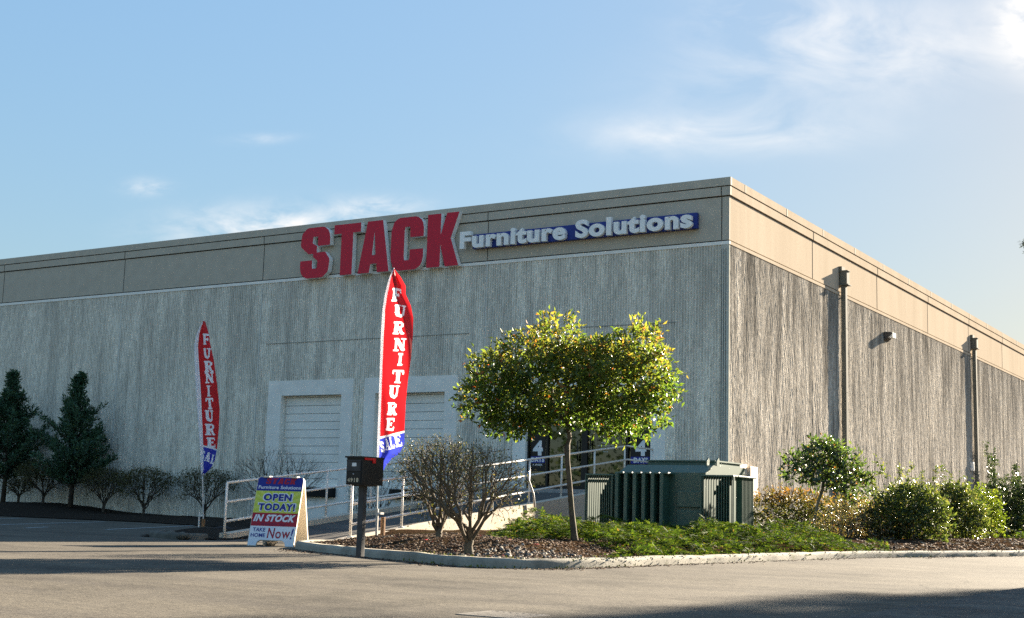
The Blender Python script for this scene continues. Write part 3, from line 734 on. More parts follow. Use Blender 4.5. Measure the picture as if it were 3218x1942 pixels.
# smooth ledge, fascia band, upper band, coping
def around(name, z0, z1, proud, mats, part_f, part_s):
    mb = MB(); mb.box((XL, YF-proud, z0), (XC+proud, YF+.04, z1)); mb.build(part_f, mats[0], bld)
    mb = MB(); mb.box((XC-.25, YF+.04, z0), (XC+proud, YB, z1)); mb.build(part_s, mats[1], bld)
around('l', ZR, 7.285, .012, (M['pale_conc'], M['fascia_side']), 'front_ledge', 'side_ledge')
around('j', 7.285, 7.315, -.03, (M['joint'], M['joint']), 'shadow_groove', 'shadow_groove')
around('b', 7.315, 8.40, 0, (M['fascia'], M['fascia_side']), 'fascia_band', 'fascia_band')
around('j', 8.40, 8.432, -.03, (M['joint'], M['joint']), 'shadow_groove', 'shadow_groove')
around('u', 8.432, 8.65, .035, (M['fascia'], M['fascia_side']), 'upper_band', 'upper_band')
around('j', 8.65, 8.675, -.01, (M['joint'], M['joint']), 'shadow_groove', 'shadow_groove')
around('c', 8.675, HT, .05, (M['fascia'], M['fascia_side']), 'coping', 'coping')
mb = MB(); mb.box((XL, YF+.25, 8.3), (XC-.25, YB, 8.45)); mb.build('roof', M['roof'], bld)
for x in (-12.74, -19.6, -27.75, -33.86, -39.97, -46.1):
    part_box('panel_joint', (x-.011, YF-.003, 7.32), (x+.011, YF+.01, 8.398), M['joint']); part_box('panel_joint', (x-.011, YF-.038, 8.434), (x+.011, YF, 8.648), M['joint'])
for k in range(6):
    y = 36.04+6.15*k; part_box('panel_joint', (XC-.01, y-.02, 7.32), (XC+.003, y+.02, 8.398), M['joint']); part_box('panel_joint', (XC-.01, y-.02, 8.434), (XC+.038, y+.02, 8.648), M['joint'])
    part_box('panel_seam', (XC-.02, y-.02, -.2), (XC+.001, y+.02, ZR-.002), M['side_seam'])
for k in range(14):
    y = 30.91+2.97*k; part_box('coping_seam', (XC, y-.02, 8.68), (XC+.056, y+.02, HT+.004), M['fascia'])
for x in (-19.6, -27.75, -33.86, -39.97, -46.1): part_box('panel_seam', (x-.02, YF-.003, -.2), (x+.02, YF+.01, ZR-.002), M['seam'])
for a, b in ((-27.45, -20.1), (-18.85, -13.95)): part_box('reglet_line', (a, YF-.003, 5.325), (b, YF+.015, 5.345), M['reglet'])

# loading docks
def dock(o0, o1, i0, i1):
    mb = MB(); zt, zo = 4.2, 3.76; y0, y1 = YF-.015, YF+.26
    mb.box((o0, y0, zo), (o1, y1, zt)); mb.box((o0, y0, -.2), (i0, y1, zo)); mb.box((i1, y0, -.2), (o1, y1, zo)); mb.box((i0, y0+.01, -.2), (i1, y1, 1.10))
    mb.build('door_surround', M['pale_conc'], bld)
    mb = MB(); mb.box((i0, YF+.225, 1.10), (i1, YF+.255, zo)); d = mb.build('loading_door', M['groove'], bld)
    mb = MB(); z = 1.10; k = 0
    while z < zo-.01:
        z2 = min(z+.2365, zo); mb.bbox((i0+.01, YF+.20, z+.006), (i1-.01, YF+.226, z2-.006), .004); z = z2
    mb.build('door_slat', M['door_paint'], d)
    return d
d1 = dock(D1[0], D1[1], -26.74, -24.46); d2 = dock(D2[0], D2[1], -23.24, -20.85)
mb = MB(); mb.bbox((-25.7, YF-.17, .82), (-24.5, YF-.005, 1.08), .02); mb.build('dock_bumper', M['rubber'], bld)
mb = MB(); mb.bbox((-22.5, YF-.17, .82), (-21.3, YF-.005, 1.08), .02); mb.build('dock_bumper', M['rubber'], bld)

# entrance
GX = [-18.22, -17.62, -16.52, -15.30, -14.6]; ZB, ZT, YG = 1.14, 3.76, 30.14
mb = MB(); mb.box((ST[0], YF-.015, ZT), (ST[1], YF+.26, 4.2)); mb.box((ST[0], YF-.015, -.2), (GX[0], YF+.26, ZT)); mb.box((GX[4], YF-.015, -.2), (ST[1], YF+.26, ZT)); mb.box((GX[0], YF+.02, -.2), (GX[4], YF+.26, ZB-.02))
mb.build('entrance_surround', M['pale_conc'], bld)
mb = MB()
for x, w in ((GX[0]+.025, .05), (GX[1], .06), (GX[2], .17), (GX[3], .06), (GX[4]-.025, .05)): mb.box((x-w/2, YG-.05, ZB), (x+w/2, YG+.05, ZT))
for a, b in zip(GX[:-1], GX[1:]):
    for z, h in ((ZB+.06, .12), (3.25, .05), (ZT-.03, .06)): mb.box((a+.09 if a == GX[2] else a+.051, YG-.047, z-h/2), (b-.09 if b == GX[2] else b-.051, YG+.047, z+h/2))
fr = mb.build('entrance_frame', M['bronze'], bld)
for i, nm in enumerate(('sidelight', 'glass_door', 'glass_door', 'sidelight')):
    a, b = GX[i]+.06, GX[i+1]-.06
    mb = MB(); mb.box((a, YG-.006, ZB+.12), (b, YG+.006, 3.22)); p_ = mb.build(nm, M['glass'], bld)
    if nm == 'glass_door':
        hx = b-.12 if i == 1 else a+.12
        mb = MB(); mb.tube([(hx, YG-.07, 1.9), (hx, YG-.07, 2.4)], .015); mb.build('door_handle', M['bronze'], p_)
    mb = MB(); mb.box((a, YG-.006, 3.28), (b, YG+.006, ZT-.07)); mb.build('transom_pane', M['glass'], bld)
def decal(cx, x0, x1):
    mb = MB(); mb.box((x0, YG-.0095, 1.62), (x1, YG-.0075, 2.85)); p_ = mb.build('window_poster', M['decal_black'], bld)
    fn = lambda u, v: (u, YG-.013, v)
    mb = MB(); put_text(mb, '4', fn, cx-.15, cx+.15, 2.03, 2.42, 0, offset=.055); put_text(mb, 'DAYS', fn, cx-.20, cx+.20, 1.86, 1.99, 0, offset=.05, spacing=1.12)
    put_text(mb, 'A WEEK', fn, cx-.15, cx+.15, 1.765, 1.815, 0, offset=.01)
    mb.build('poster_lettering', M['white'], p_)
    mb = MB(); mb.quad((x0+.01, YG-.0115, 1.84), (x1-.01, YG-.0115, 1.84), (x1-.01, YG-.0115, 2.01), (x0+.01, YG-.0115, 2.01)); mb.build('poster_band', M['decal_blue'], p_)
decal(-17.92, -18.14, -17.69); decal(-14.93, -15.22, -14.68)
for i, (t, w) in enumerate((('Furniture', .20), ('Monday, Friday & Saturday', .44), ('10:00 am - 7:00 pm', .30), ('Sunday', .14))):
    mb = MB(); put_text(mb, t, lambda u, v: (u, YG-.011, v), -15.93-w/2, -15.93+w/2, 2.34-.075*i, 2.375-.075*i, 0); mb.build('hours_lettering', M['white'], bld)
mb = MB()
x0, x1, y0, y1, z0, z1 = -19.5, -13.2, YF+.3, YF+6, 1.12, 4.1
mb.quad((x0, y0, z0), (x1, y0, z0), (x1, y1, z0), (x0, y1, z0)); mb.quad((x0, y1, z0), (x1, y1, z0), (x1, y1, z1), (x0, y1, z1)); mb.quad((x0, y0, z0), (x0, y1, z0), (x0, y1, z1), (x0, y0, z1))
mb.quad((x1, y0, z0), (x1, y0, z1), (x1, y1, z1), (x1, y1, z0)); mb.quad((x0, y0, z1), (x0, y1, z1), (x1, y1, z1), (x1, y0, z1)); mb.build('showroom_interior', M['interior'], bld)

# downspouts
def downspout(y, first):
    mb = MB(); x0, x1 = XC+.045, XC+.185
    mb.bbox((x0, y-.095, .2), (x1, y+.095, 7.49), .012)
    for z in (2.1, 4.3, 6.2): mb.box((x0-.004, y-.10, z), (x1+.004, y+.10, z+.015))
    mb.box((XC-.01, y-.02, 7.1), (x0, y+.02, 7.14))
    d = mb.build('downspout', M['downspout'], bld)
    mb = MB(); mb.bbox((XC+.02, y-.13, 7.52), (XC+.24, y+.13, 7.92), .015); mb.box((XC+.01, y-.16, 7.49), (XC+.29, y+.16, 7.52)); mb.box((XC+.01, y-.145, 7.92), (XC+.27, y+.145, 7.935))
    mb.box((XC+.003, y-.15, 7.9), (XC+.10, y+.15, 8.06)); mb.build('conductor_head', M['downspout'], d)
for i in range(3): downspout(38.5+16.45*i, i == 0)

# ------------------------------------------------------------------ things on the walls
def lit_sign():
    sg = empty('wall_sign', (-23.3, 29.85, 7.2), 'row of big red block letters with white sides spelling STACK high on the wall', 'sign')
    for ch, (a, b) in zip('STACK', [SX[c] for c in 'STACK']):
        z0, z1 = (7.18, 8.74) if ch in 'SC' else (7.21, 8.72)
        mb = MB(); solid_glyph(mb, block_glyph(ch), lambda u, v, t: (a+(b-a)*u, t, z0+(z1-z0)*v), 29.97, 29.80)
        mb.build('sign_letter', [M['red_sign'], M['white_sign']], sg)
        mb = MB(); x = (a+b)/2
        mb.tube([(x-.1, 29.965, 7.9), (x-.1, 30.02, 7.9)], .015)
        mb.build('mounting_stud', M['steel'], sg)
SX = {}
for ch, (a, b) in zip('STACK', [(-26.12, -25.0), (-24.86, -23.87), (-23.93, -22.81), (-22.76, -21.62), (-21.5, -20.42)]): SX[ch] = (a, b)
lit_sign()
sg = empty('wall_sign', (-16.8, 29.9, 7.6), 'long blue panel sign with white rounded letters spelling Furniture Solutions', 'sign')
mb = MB(); mb.bbox((-20.0, 29.86, 7.64), (-13.34, 29.97, 8.04), .008); mb.build('sign_panel', M['blue_sign'], sg)
V, Fs, w, h = text_data('Furniture Solutions', offset=.042, extrude=.5, bevel=.0, spacing=1.10, res=4)
X0, X1, Z0, Z1 = -20.36, -13.43, 7.64, 8.125
zc = max(v[2] for v in V)
for a, b, fs in islands(V, Fs):
    ids = sorted({i for f in fs for i in f}); rm = {q: k for k, q in enumerate(ids)}
    mb = MB(); mb.add([(X0+(X1-X0)*V[i][0]/w, 29.80-.055*V[i][2]/zc, Z0+(Z1-Z0)*V[i][1]/h) for i in ids], [[rm[i] for i in f] for f in fs])
    mb.build('sign_letter', M['white_sign'], sg)
wl = empty('wall_lamp', (XC, 43.1, 6.5), 'small dark wedge shaped wall light between the two nearest downspouts', 'lamp')
mb = MB(); prof = [(0, .13), (.27, .11), (.27, .05), (.0, -.16)]
mb.prism(prof, lambda u, v, t: (XC+.001+u, t, 6.54+v), 42.88, 43.32); mb.build('lamp_housing', M['gunmetal'], wl)
mb = MB(); mb.box((XC+.14, 42.91, 6.48), (XC+.285, 43.29, 6.645)); mb.build('lamp_lens', M['lens'], wl)
ub = empty('utility_box', (XC, 31.1, 1.2), 'pale beige electrical box on the side wall behind the transformer', 'electrical box')
mb = MB(); mb.bbox((XC+.005, 30.85, 1.12), (XC+.22, 31.35, 1.82), .01); mb.build('box_body', M['utility'], ub)
mb = MB(); mb.bbox((XC+.005, 30.3, 1.60), (XC+.16, 30.8, 1.86), .01); mb.build('junction_box', M['utility'], ub)
mb = MB(); mb.tube([(XC+.08, 31.1, .2), (XC+.08, 31.1, 1.13)], .03); mb.build('conduit', M['steel'], ub)
ob = empty('outlet_box', (XC, 54.75, 2.7), 'tiny white outlet box beside the foot of the second downspout', 'electrical box')
mb = MB(); mb.bbox((XC+.005, 54.3, 2.62), (XC+.12, 54.5, 2.95), .01); mb.build('box_body', M['white'], ob)
mb = MB(); mb.bbox((XC+.121, 54.33, 2.66), (XC+.135, 54.47, 2.91), .004); mb.build('cover_plate', M['lens'], ob)

# ================================================================== RAMP AND RAILINGS
rampo = empty('entrance_ramp', tuple(rp(5, 1, 0)), 'sloping concrete ramp with low kerb walls climbing to the glass entrance', 'ramp')
def wt_(s): return min(.10+.1*s, 1.21)
mb = MB()
def wallstrip(mb, w0, w1, s0, s1, top, n=24, mi=0):
    for i in range(n):
        a, b = s0+(s1-s0)*i/n, s0+(s1-s0)*(i+1)/n
        vs = [rp(a, w0, -.2), rp(a, w1, -.2), rp(b, w1, -.2), rp(b, w0, -.2), rp(a, w0, top(a)), rp(a, w1, top(a)), rp(b, w1, top(b)), rp(b, w0, top(b))]
        fs = [(4, 7, 6, 5), (0, 4, 5, 1), (1, 5, 6, 2), (3, 2, 6, 7), (0, 3, 7, 4)] if False else [(4, 5, 6, 7), (0, 3, 7, 4), (1, 5, 6, 2)]
        if i == 0: fs.append((0, 4, 5, 1))
        if i == n-1: fs.append((3, 2, 6, 7))
        mb.add(vs, fs, mi)
wallstrip(mb, -.10, .10, .05, 13.42, wt_); mb.build('ramp_wall', M['rampwall'], rampo)
mb = MB(); wallstrip(mb, RW-.10, RW+.12, .1, 10.2, wt_); mb.build('ramp_wall', M['rampwall'], rampo)
mb = MB(); wallstrip(mb, .10, RW-.10, -.3, 10.2, lambda s: max(.006, min(wt_(s)-.095, 1.115)), 20); mb.build('ramp_deck', M['ramp_asphalt'], rampo)
mb = MB()
mb.prism([(rp(10.2, .10, 0).x, rp(10.2, .10, 0).y), (rp(13.42, .10, 0).x, 29.985), (-18.7, 29.985), (-18.7, rp(10.2, 3, 0).y), (rp(10.2, RW+.12, 0).x, rp(10.2, RW, 0).y)], lambda u, v, t: (u, v, t), -.2, 1.115); mb.build('landing', M['landing'], rampo)
def railing(name, label, w, posts, s_end, base):
    o = empty(name, tuple(rp(posts[0], w, 0)), label, 'railing', 'ramp railings')
    top = lambda s: min(.925+.107*s, 2.165)
    for dz in (0, .315, .63):
        pts = [rp(posts[0], w, top(posts[0])-dz)]
        if s_end > 11.6: pts.append(rp(11.55, w, 2.165-dz))
        pts.append(rp(s_end, w, top(s_end)-dz)); mb = MB()
        for a, b in zip(pts[:-1], pts[1:]): mb.tube([a, b], .021, 8)
        mb.build('rail', M['rail'], o)
    for s in posts:
        mb = MB(); mb.tube([rp(s, w, base(s)), rp(s, w, top(s)-.004)], .021, 8); mb.tube([rp(s, w, base(s)-.002), rp(s, w, base(s)+.012)], .05, 8); mb.build('post', M['rail'], o)
railing('railing', 'white pipe railing along the sunny side of the ramp, passing behind the bare bushes', 0, [.27, 1.77, 3.37, 4.97, 6.5, 7.99, 9.68, 11.4, 13.15], 13.15, wt_)
railing('railing', 'white pipe railing on the shaded far side of the ramp, behind the folding sign', RW, [.08, 2.91, 4.37, 5.9, 7.4, 8.9, 10.1], 10.1, lambda s: 0 if s < .1 else wt_(s))
bp = MB(); bp.tube([rp(6.15, -.16, 1.38), rp(6.15, -.16, 1.20), rp(6.35, -.17, .95), rp(6.45, -.17, .62)], .022, 6)
tag(bp.build('bent_pole', M['steel']), 'bent pale metal pole leaning against the ramp wall left of the tree trunk', 'pole')
# ================================================================== FOLDING SIGN
SG = Vector((-13.42, 14.98, 0)); sgn = empty('folding_sign', tuple(SG), 'folding sidewalk board reading OPEN TODAY on a yellow burst, standing at the ramp mouth', 'sign', rz=R(17)-.0)
# local axes: x right along the panel, y away from the viewer, z up
SW, SH, LEAN = .735, 1.045, R(14.5)
cl, sl_ = math.cos(LEAN), math.sin(LEAN)
def fp(u, v, t=0.): return Vector((u, v*sl_ + t*cl, v*cl - t*sl_))          # front panel: u across, v up the board, t into the board
def bp_(u, v, t=0.): return Vector((u, .56 - v*sl_ - t*cl, v*cl - t*sl_))
def outline(w, h):
    c = .035; P = [(-w/2, 0), (-w/2, h-c), (-w/2+c*.3, h-c*.3), (-w/2+c, h), (w/2-c, h), (w/2-c*.3, h-c*.3), (w/2, h-c), (w/2, 0), (w/2-.135, 0), (w/2-.145, .055), (w/2-.19, .085), (-w/2+.19, .085), (-w/2+.145, .055), (-w/2+.135, 0)]
    return P
mb = MB(); mb.prism(outline(SW, SH), lambda u, v, t: fp(u, v, t), 0, .03); fpn = mb.build('front_panel', M['sgn_plastic'], sgn, True)
mb = MB(); mb.prism(outline(SW, SH-.02), lambda u, v, t: bp_(u, v, t), 0, .03); mb.build('back_panel', M['sgn_plastic'], sgn, True)
mb = MB()
for s in (-1, 1): mb.bbox((s*.22-.05, .225, 1.0), (s*.22+.05, .335, 1.022), .006)
mb.build('hinge', M['sgn_plastic'], sgn, True)
def band(name, v0, v1, m, x=SW/2-.006):
    mb = MB(); k = -.0025
    if name == 'lower_print':
        P = outline(SW-.012, SH); P = [(u, max(v, .006)) for u, v in P if v < .2]; P = [(-x, v1)] + [(-x, .006), (-SW/2+.135, .006), (-SW/2+.148, .06), (-SW/2+.19, .091), (SW/2-.19, .091), (SW/2-.148, .06), (SW/2-.135, .006), (x, .006)] + [(x, v1)]
        tr = tessellate_polygon([[Vector((u, v, 0)) for u, v in P]]); mb.add([fp(u, v, k) for u, v in P], [list(t) for t in tr])
    elif name == 'top_print':
        P = [(-x, v0), (x, v0), (x, v1-.03), (x-.03, v1), (-x+.03, v1), (-x, v1-.03)]; mb.add([fp(u, v, k) for u, v in P], [list(range(6))])
    else: mb.add([fp(-x, v0, k), fp(x, v0, k), fp(x, v1, k), fp(-x, v1, k)], [(0, 1, 2, 3)])
    return mb.build(name, m, fpn, True)
H_ = SH
band('top_print', .795*H_, H_-.006, M['sgn_blue']); band('sunburst_print', .475*H_, .795*H_, M['burst']); band('red_print', .285*H_, .475*H_, M['sgn_red']); band('lower_print', 0, .285*H_, M['sgn_white'])
def letter(name, body, x0, x1, v0, v1, m, k, **kw):
    mb = MB(); put_text(mb, body, lambda u, v: fp(u, v, k), x0, x1, v0, v1, 0, **kw); return mb.build(name, m, fpn, True)
mb = MB()
for i, ch in enumerate('STACK'):
    x0 = -.235+.098*i; flat_glyph(mb, block_glyph(ch), lambda u, v: fp(x0+.085*u+.018*v, .895*H_+.085*H_*v, -.005))
mb.build('lettering', M['sgn_red'], fpn, True)
letter('lettering', 'Furniture Solutions', -.335, .345, .822*H_, .872*H_, M['sgn_white'], -.005, offset=.02, spacing=1.03)
for body, a, b, v0, v1 in (('OPEN', -.225, .225, .650*H_, .752*H_), ('TODAY!', -.285, .300, .508*H_, .612*H_)):
    letter('lettering_outline', body, a-.018, b+.018, v0-.014, v1+.014, M['sgn_white'], -.005, offset=.085, spacing=1.14)
    letter('lettering', body, a, b, v0, v1, M['sgn_blue'], -.008, offset=.045, spacing=1.14)
letter('lettering', 'IN STOCK', -.335, .335, .348*H_, .452*H_, M['sgn_white'], -.005, offset=.05, shear=.28, spacing=1.08)
letter('lettering', 'READY TO', -.19, .19, .298*H_, .328*H_, M['sgn_fade'], -.005, offset=.02)
letter('lettering', 'TAKE', -.315, -.115, .205*H_, .260*H_, M['sgn_blue'], -.005, offset=.018)
letter('lettering', 'HOME', -.335, -.105, .125*H_, .180*H_, M['sgn_blue'], -.005, offset=.018)
mb = MB(); put_text(mb, 'N', lambda u, v: fp(u, v, -.005), -.075, .04, .115*H_, .262*H_, 0, offset=.012, shear=.08); put_text(mb, 'o', lambda u, v: fp(u, v, -.005), .055, .145, .113*H_, .212*H_, 0, offset=.012); put_text(mb, 'w', lambda u, v: fp(u, v, -.005), .155, .285, .117*H_, .212*H_, 0, offset=.012)
mb.build('lettering', M['sgn_red'], fpn, True)
letter('lettering', '!', .290, .335, .105*H_, .262*H_, M['sgn_blue'], -.005, offset=.02, shear=.22)
def rock(name, c, r, label, seed, m='stone', group=None):
    bm = bmesh.new(); bmesh.ops.create_icosphere(bm, subdivisions=3, radius=1)
    for v in bm.verts:
        n = noise.noise(v.co*1.4+Vector((seed*3.1, seed, 0)))*.35+noise.noise(v.co*3.7+Vector((seed, 0, 7)))*.12
        v.co = Vector((v.co.x*r[0], v.co.y*r[1], v.co.z*r[2]))*(1+n)
    mb = MB(); bm.verts.index_update(); mb.add([v.co+Vector(c) for v in bm.verts], [[v.index for v in f.verts] for f in bm.faces], 0, True); bm.free()
    return tag(mb.build(name, M[m]), label, 'rock', group)
rock('rock', (-13.62, 15.22, .05), (.085, .10, .07), 'small dark rock under the folding board, seen through its foot opening', 1)
rock('rock', (-17.2, 17.9, .06), (.38, .30, .13), 'dark low boulder behind the first post of the shaded railing', 2, 'rubber')
rock('rock', (-15.95, 15.72, .06), (.13, .10, .06), 'broken lump at the end of the left kerb, nearest the railing post', 3, 'mosskerb')
rock('rock', (-16.45, 15.95, .07), (.11, .10, .06), 'small mossy lump on the left kerb below the shaded feather flag', 4, 'mosskerb')

# ================================================================== MAILBOX
mbx = empty('mailbox', (-9.67, 12.35, bed_z(-9.67, 12.75)), 'black locking mailbox on a weathered square post with gold house numbers', 'mailbox')
MX, MY = -9.67, 12.35
fz, tz = .865, 1.185
hw, dp = .115, .40
mb = MB(); mb.bbox((MX-hw, MY-.20, fz), (MX+hw, MY-.20+dp, tz), .006)
mb.box((MX-hw-.008, MY-.225, tz-.012), (MX+hw+.008, MY-.20+dp+.005, tz+.006)); body_ = mb.build('mailbox_body', M['black'], mbx)
mb = MB(); mb.bbox((MX-hw+.018, MY-.214, 1.02), (MX+hw-.018, MY-.198, 1.135), .004); mb.box((MX-hw+.014, MY-.222, 1.132), (MX+hw-.014, MY-.199, 1.146)); mb.build('mail_slot_door', M['gunmetal'], mbx)
mb = MB(); mb.bbox((MX-hw+.012, MY-.211, fz+.015), (MX+hw-.012, MY-.198, 1.012), .004); dr = mb.build('lower_door', M['black'], mbx)
mb = MB(); put_text(mb, '4918', lambda u, v: (u, MY-.213, v), MX-.082, MX+.075, fz+.030, fz+.078, 0, offset=.02, spacing=1.25); mb.build('house_number', M['gold'], dr)
mb = MB(); mb.tube([(MX, MY-.209, .985), (MX, MY-.218, .985)], .009, 8); mb.build('lock', M['steel'], dr)
mb = MB(); mb.box((MX-.022, MY-.2165, 1.075), (MX+.040, MY-.2145, 1.115)); mb.build('address_sticker', M['white'], mbx)
mb = MB(); mb.box((MX+hw+.003, MY-.17, 1.150), (MX+hw+.012, MY+.035, 1.176)); mb.box((MX+hw+.003, MY-.02, 1.118), (MX+hw+.012, MY+.035, 1.150)); mb.build('flag', M['red_plastic'], mbx)
mb = MB(); mb.bbox((MX-.036, MY-.06, .05), (MX+.036, MY+.012, fz), .006); mb.build('post', M['gunmetal'], mbx)
mb = MB(); mb.box((MX-.09, MY-.12, fz-.012), (MX+.09, MY+.12, fz)); mb.build('mounting_plate', M['gunmetal'], mbx)

# ================================================================== FEATHER FLAGS
def interp(P, t):
    for (a, ua), (b, ub) in zip(P[:-1], P[1:]):
        if a <= t <= b or b <= t <= a: return ua+(ub-ua)*((t-a)/(b-a) if b != a else 0)
    return P[-1][1] if abs(t-P[-1][0]) < abs(t-P[0][0]) else P[0][1]
def feather(base, rot, pole, right, redblue, letters, sale, ripple, label, cost, bracket, seed):
    """pole,right: lists of (height, across) in metres; across is measured along the cloth"""
    o = empty('feather_flag', base, label, 'flag', 'feather flags'); bx = Vector(base)
    wd = RT*math.cos(rot) + FW*math.sin(rot); nd = FW*math.cos(rot) - RT*math.sin(rot)
    top, bot = right[0][0], right[-1][0]
    def cloth_pt(h, f, t=0.):
        a, b = interp(pole, h), interp(right, h); u = a+(b-a)*f
        w = ripple*(math.sin(f*5.2+h*1.9+seed)*.055+math.sin(f*9+h*4.1+seed*2)*.028+math.sin(h*7.5-f*3)*.012)*min(1, f*2.2)
        return bx + wd*u*cost + nd*(w+t) + Vector((0, 0, h))
    # fine cloth grid; the print (letters, stripe, blue foot) is picked per cell
    NH, NF = 430, 60
    hs = np.linspace(top, bot, NH+1); fs_ = np.linspace(.03, 1, NF+1)
    A_ = np.array([interp(pole, h) for h in hs]); B_ = np.array([interp(right, h) for h in hs])
    Hg, Fg = np.meshgrid(hs, fs_, indexing='ij'); Ug = A_[:, None]+(B_-A_)[:, None]*Fg
    Wg = ripple*(np.sin(Fg*5.2+Hg*1.9+seed)*.055+np.sin(Fg*9+Hg*4.1+seed*2)*.028+np.sin(Hg*7.5-Fg*3)*.012)*np.minimum(1, Fg*2.2)
    V = np.array(bx)+Ug[..., None]*cost*np.array(wd)+Wg[..., None]*np.array(nd)+Hg[..., None]*np.array((0, 0, 1.))
    n = NF+1; I, J = np.meshgrid(np.arange(NH), np.arange(NF), indexing='ij')
    Fq = np.stack([I*n+J, (I+1)*n+J, (I+1)*n+J+1, I*n+J+1], -1).reshape(-1, 4)
    hc_ = (Hg[:-1, :-1]+Hg[1:, 1:])/2; uc_ = (Ug[:-1, :-1]+Ug[1:, 1:])/2; fc_ = (Fg[:-1, :-1]+Fg[1:, 1:])/2
    hb = redblue[0]+(redblue[1]-redblue[0])*fc_
    mi = np.where(hc_ > hb+.024, 0, np.where(hc_ > hb-.004, 1, 2))
    for ch, hc, uc, lh, lw, sl2, rr in [(*q, 0.) for q in letters]+[(q[0], q[1], q[2], q[3], q[4], 0., q[5]) for q in sale]:
        dv = hc_-hc; du = uc_-uc-sl2*dv; du, dv = du*math.cos(rr)+dv*math.sin(rr), -du*math.sin(rr)+dv*math.cos(rr)
        X, Y = du/lw+.5, dv/lh+.5; f = None
        for x0, y0, x1, y1, rx, ry in SLAB[ch]:
            g_ = capsule(X, Y, (x0, y0), (x1, y1), rx, ry); f = g_ if f is None else np.minimum(f, g_)
        mi = np.where(f < 0, 1, mi)
    mi = np.where(fc_ < (.15 if ripple < .6 else .05), 1, mi)
    ban = np_mesh('banner', V.reshape(-1, 3), Fq, M['cl_red'], o, base)
    ban.data.materials.append(M['cl_white']); ban.data.materials.append(M['cl_blue'])
    ban.data.polygons.foreach_set('material_index', mi.ravel().astype(np.int32)); ban.data.polygons.foreach_set('use_smooth', np.ones(len(Fq), bool)); ban.data.update()
    # white sleeve that hides the upper pole
    mb = MB(); pts = [bx+wd*interp(pole, h)*cost+Vector((0, 0, h)) for h in np.linspace(bot-.02, top+.012, 46)]
    mb.tube(pts, [(.028 if ripple < .6 else .019)]*40+[.019, .018, .016, .014, .010, .006], 8); mb.build('pole_sleeve', M['cl_white'], o)
    mb = MB(); hs2 = np.linspace(.02, bot, 14); mb.tube([bx+wd*interp(pole, h)*cost+Vector((0, 0, h)) for h in hs2], .014, 8); mb.build('pole', M['steel'], o)
    mb = MB()
    b0 = bx+wd*bracket; mb.bbox(b0-Vector((.03, .02, .05)), b0+Vector((.03, .02, .30)), .004); mb.build('ground_stake', M['stake'], o)
    b1 = bx+wd*(bracket-.085); mb2 = MB(); mb2.box(b1-Vector((.011, .011, .03)), b1+Vector((.011, .011, .42))); mb2.box(b1+Vector((0, -.01, .34)), b1+wd*.085+Vector((0, .01, .37))); mb2.build('bracket', M['rail'], o)
def unproj(x, y, base):
    """photo pixel -> (height, offset to the right) on the upright plane through base that faces the viewer"""
    r = Fv + R2*((x-1609)/FPX) - U2*((y-971)/FPX); t = (Vector(base)-EYE).dot(FW)/r.dot(FW); P = EYE+r*t
    return (P.z-base[2], (P-Vector(base)).dot(RT))
def px(P, base): return [unproj(x, y, base) for x, y in P]
# shaded flag
s1, B1 = 172., (-17.85, 18.05, 0.0)
pole1 = px([(639, 1008), (634, 1015), (629.5, 1022), (617.7, 1050.6), (612, 1088), (615, 1168), (623, 1290), (631.9, 1404), (636, 1500), (639, 1637), (639.5, 1682)], B1)
right1 = px([(639.5, 1008), (650.7, 1041), (657, 1062), (656, 1067), (664, 1095), (674, 1135), (686, 1206), (692, 1281), (691, 1347), (684.6, 1408), (674, 1451), (660, 1474), (637.5, 1491)], B1)
L1 = []
for ch, zx, zy, lw_, lh_ in [('F', 146, 183, 52, 82), ('U', 152, 278, 62, 78), ('R', 162, 365, 76, 82), ('N', 166, 440, 74, 80), ('I', 160, 528, 50, 80), ('T', 166, 612, 66, 80), ('U', 162, 695, 66, 84), ('R', 170, 785, 74, 84), ('E', 178, 872, 64, 70)]:
    L1.append((ch, *unproj(580+zx/2.1214, 980+zy/2.1243, B1), lh_/2.124/s1*.95, lw_/2.124/s1*1.0, -.12))
S1 = [(ch, *unproj(580+zx/2.1214, 980+zy/2.1243, B1), lh/2.124/s1, lw/2.124/s1, -.18) for ch, zx, zy, lw, lh in [('S', 125, 958, 30, 64), ('A', 155, 968, 36, 64), ('L', 186, 985, 34, 64)]]
zz1 = unproj(632, 1404, B1)[0]
feather(B1, R(-12), pole1, right1, (zz1+.02, zz1-.06), L1, S1, .55, 'white edged red feather flag in the building shade, standing behind the broken kerb', 1/math.cos(R(12)), .03, 1.0)
# sunlit flag
s2, B2 = 215., (-12.07, 15.75, bed_z(-12.07, 15.75)-.02)
pole2 = px([(1238, 843.5), (1231, 858), (1224.7, 876.5), (1213, 928), (1206, 975), (1201, 1055), (1196.5, 1196.6), (1190.8, 1361), (1187, 1479), (1184, 1600), (1182, 1683)], B2)
right2 = px([(1238.5, 843.5), (1246, 853), (1257.7, 867), (1274, 895), (1274, 921), (1290.7, 956.5), (1299, 994), (1297.7, 1046), (1289.7, 1121), (1279, 1196.6), (1272, 1267), (1269, 1352), (1269.5, 1394), (1253, 1425), (1229, 1441), (1210.6, 1465), (1194, 1498)], B2)
L2 = []
for ch, zx, zy, lw_, lh_ in [('F', 226, 226, 78, 92), ('U', 246, 334, 92, 86), ('R', 238, 446, 82, 88), ('N', 244, 556, 88, 92), ('I', 246, 655, 58, 84), ('T', 232, 770, 84, 92), ('U', 208, 872, 74, 90), ('R', 196, 985, 70, 88), ('E', 184, 1088, 62, 86)]:
    L2.append((ch, *unproj(1140+zx/2.125, 820+zy/2.1243, B2), lh_/2.124/s2, lw_/2.124/s2*.95, .04))
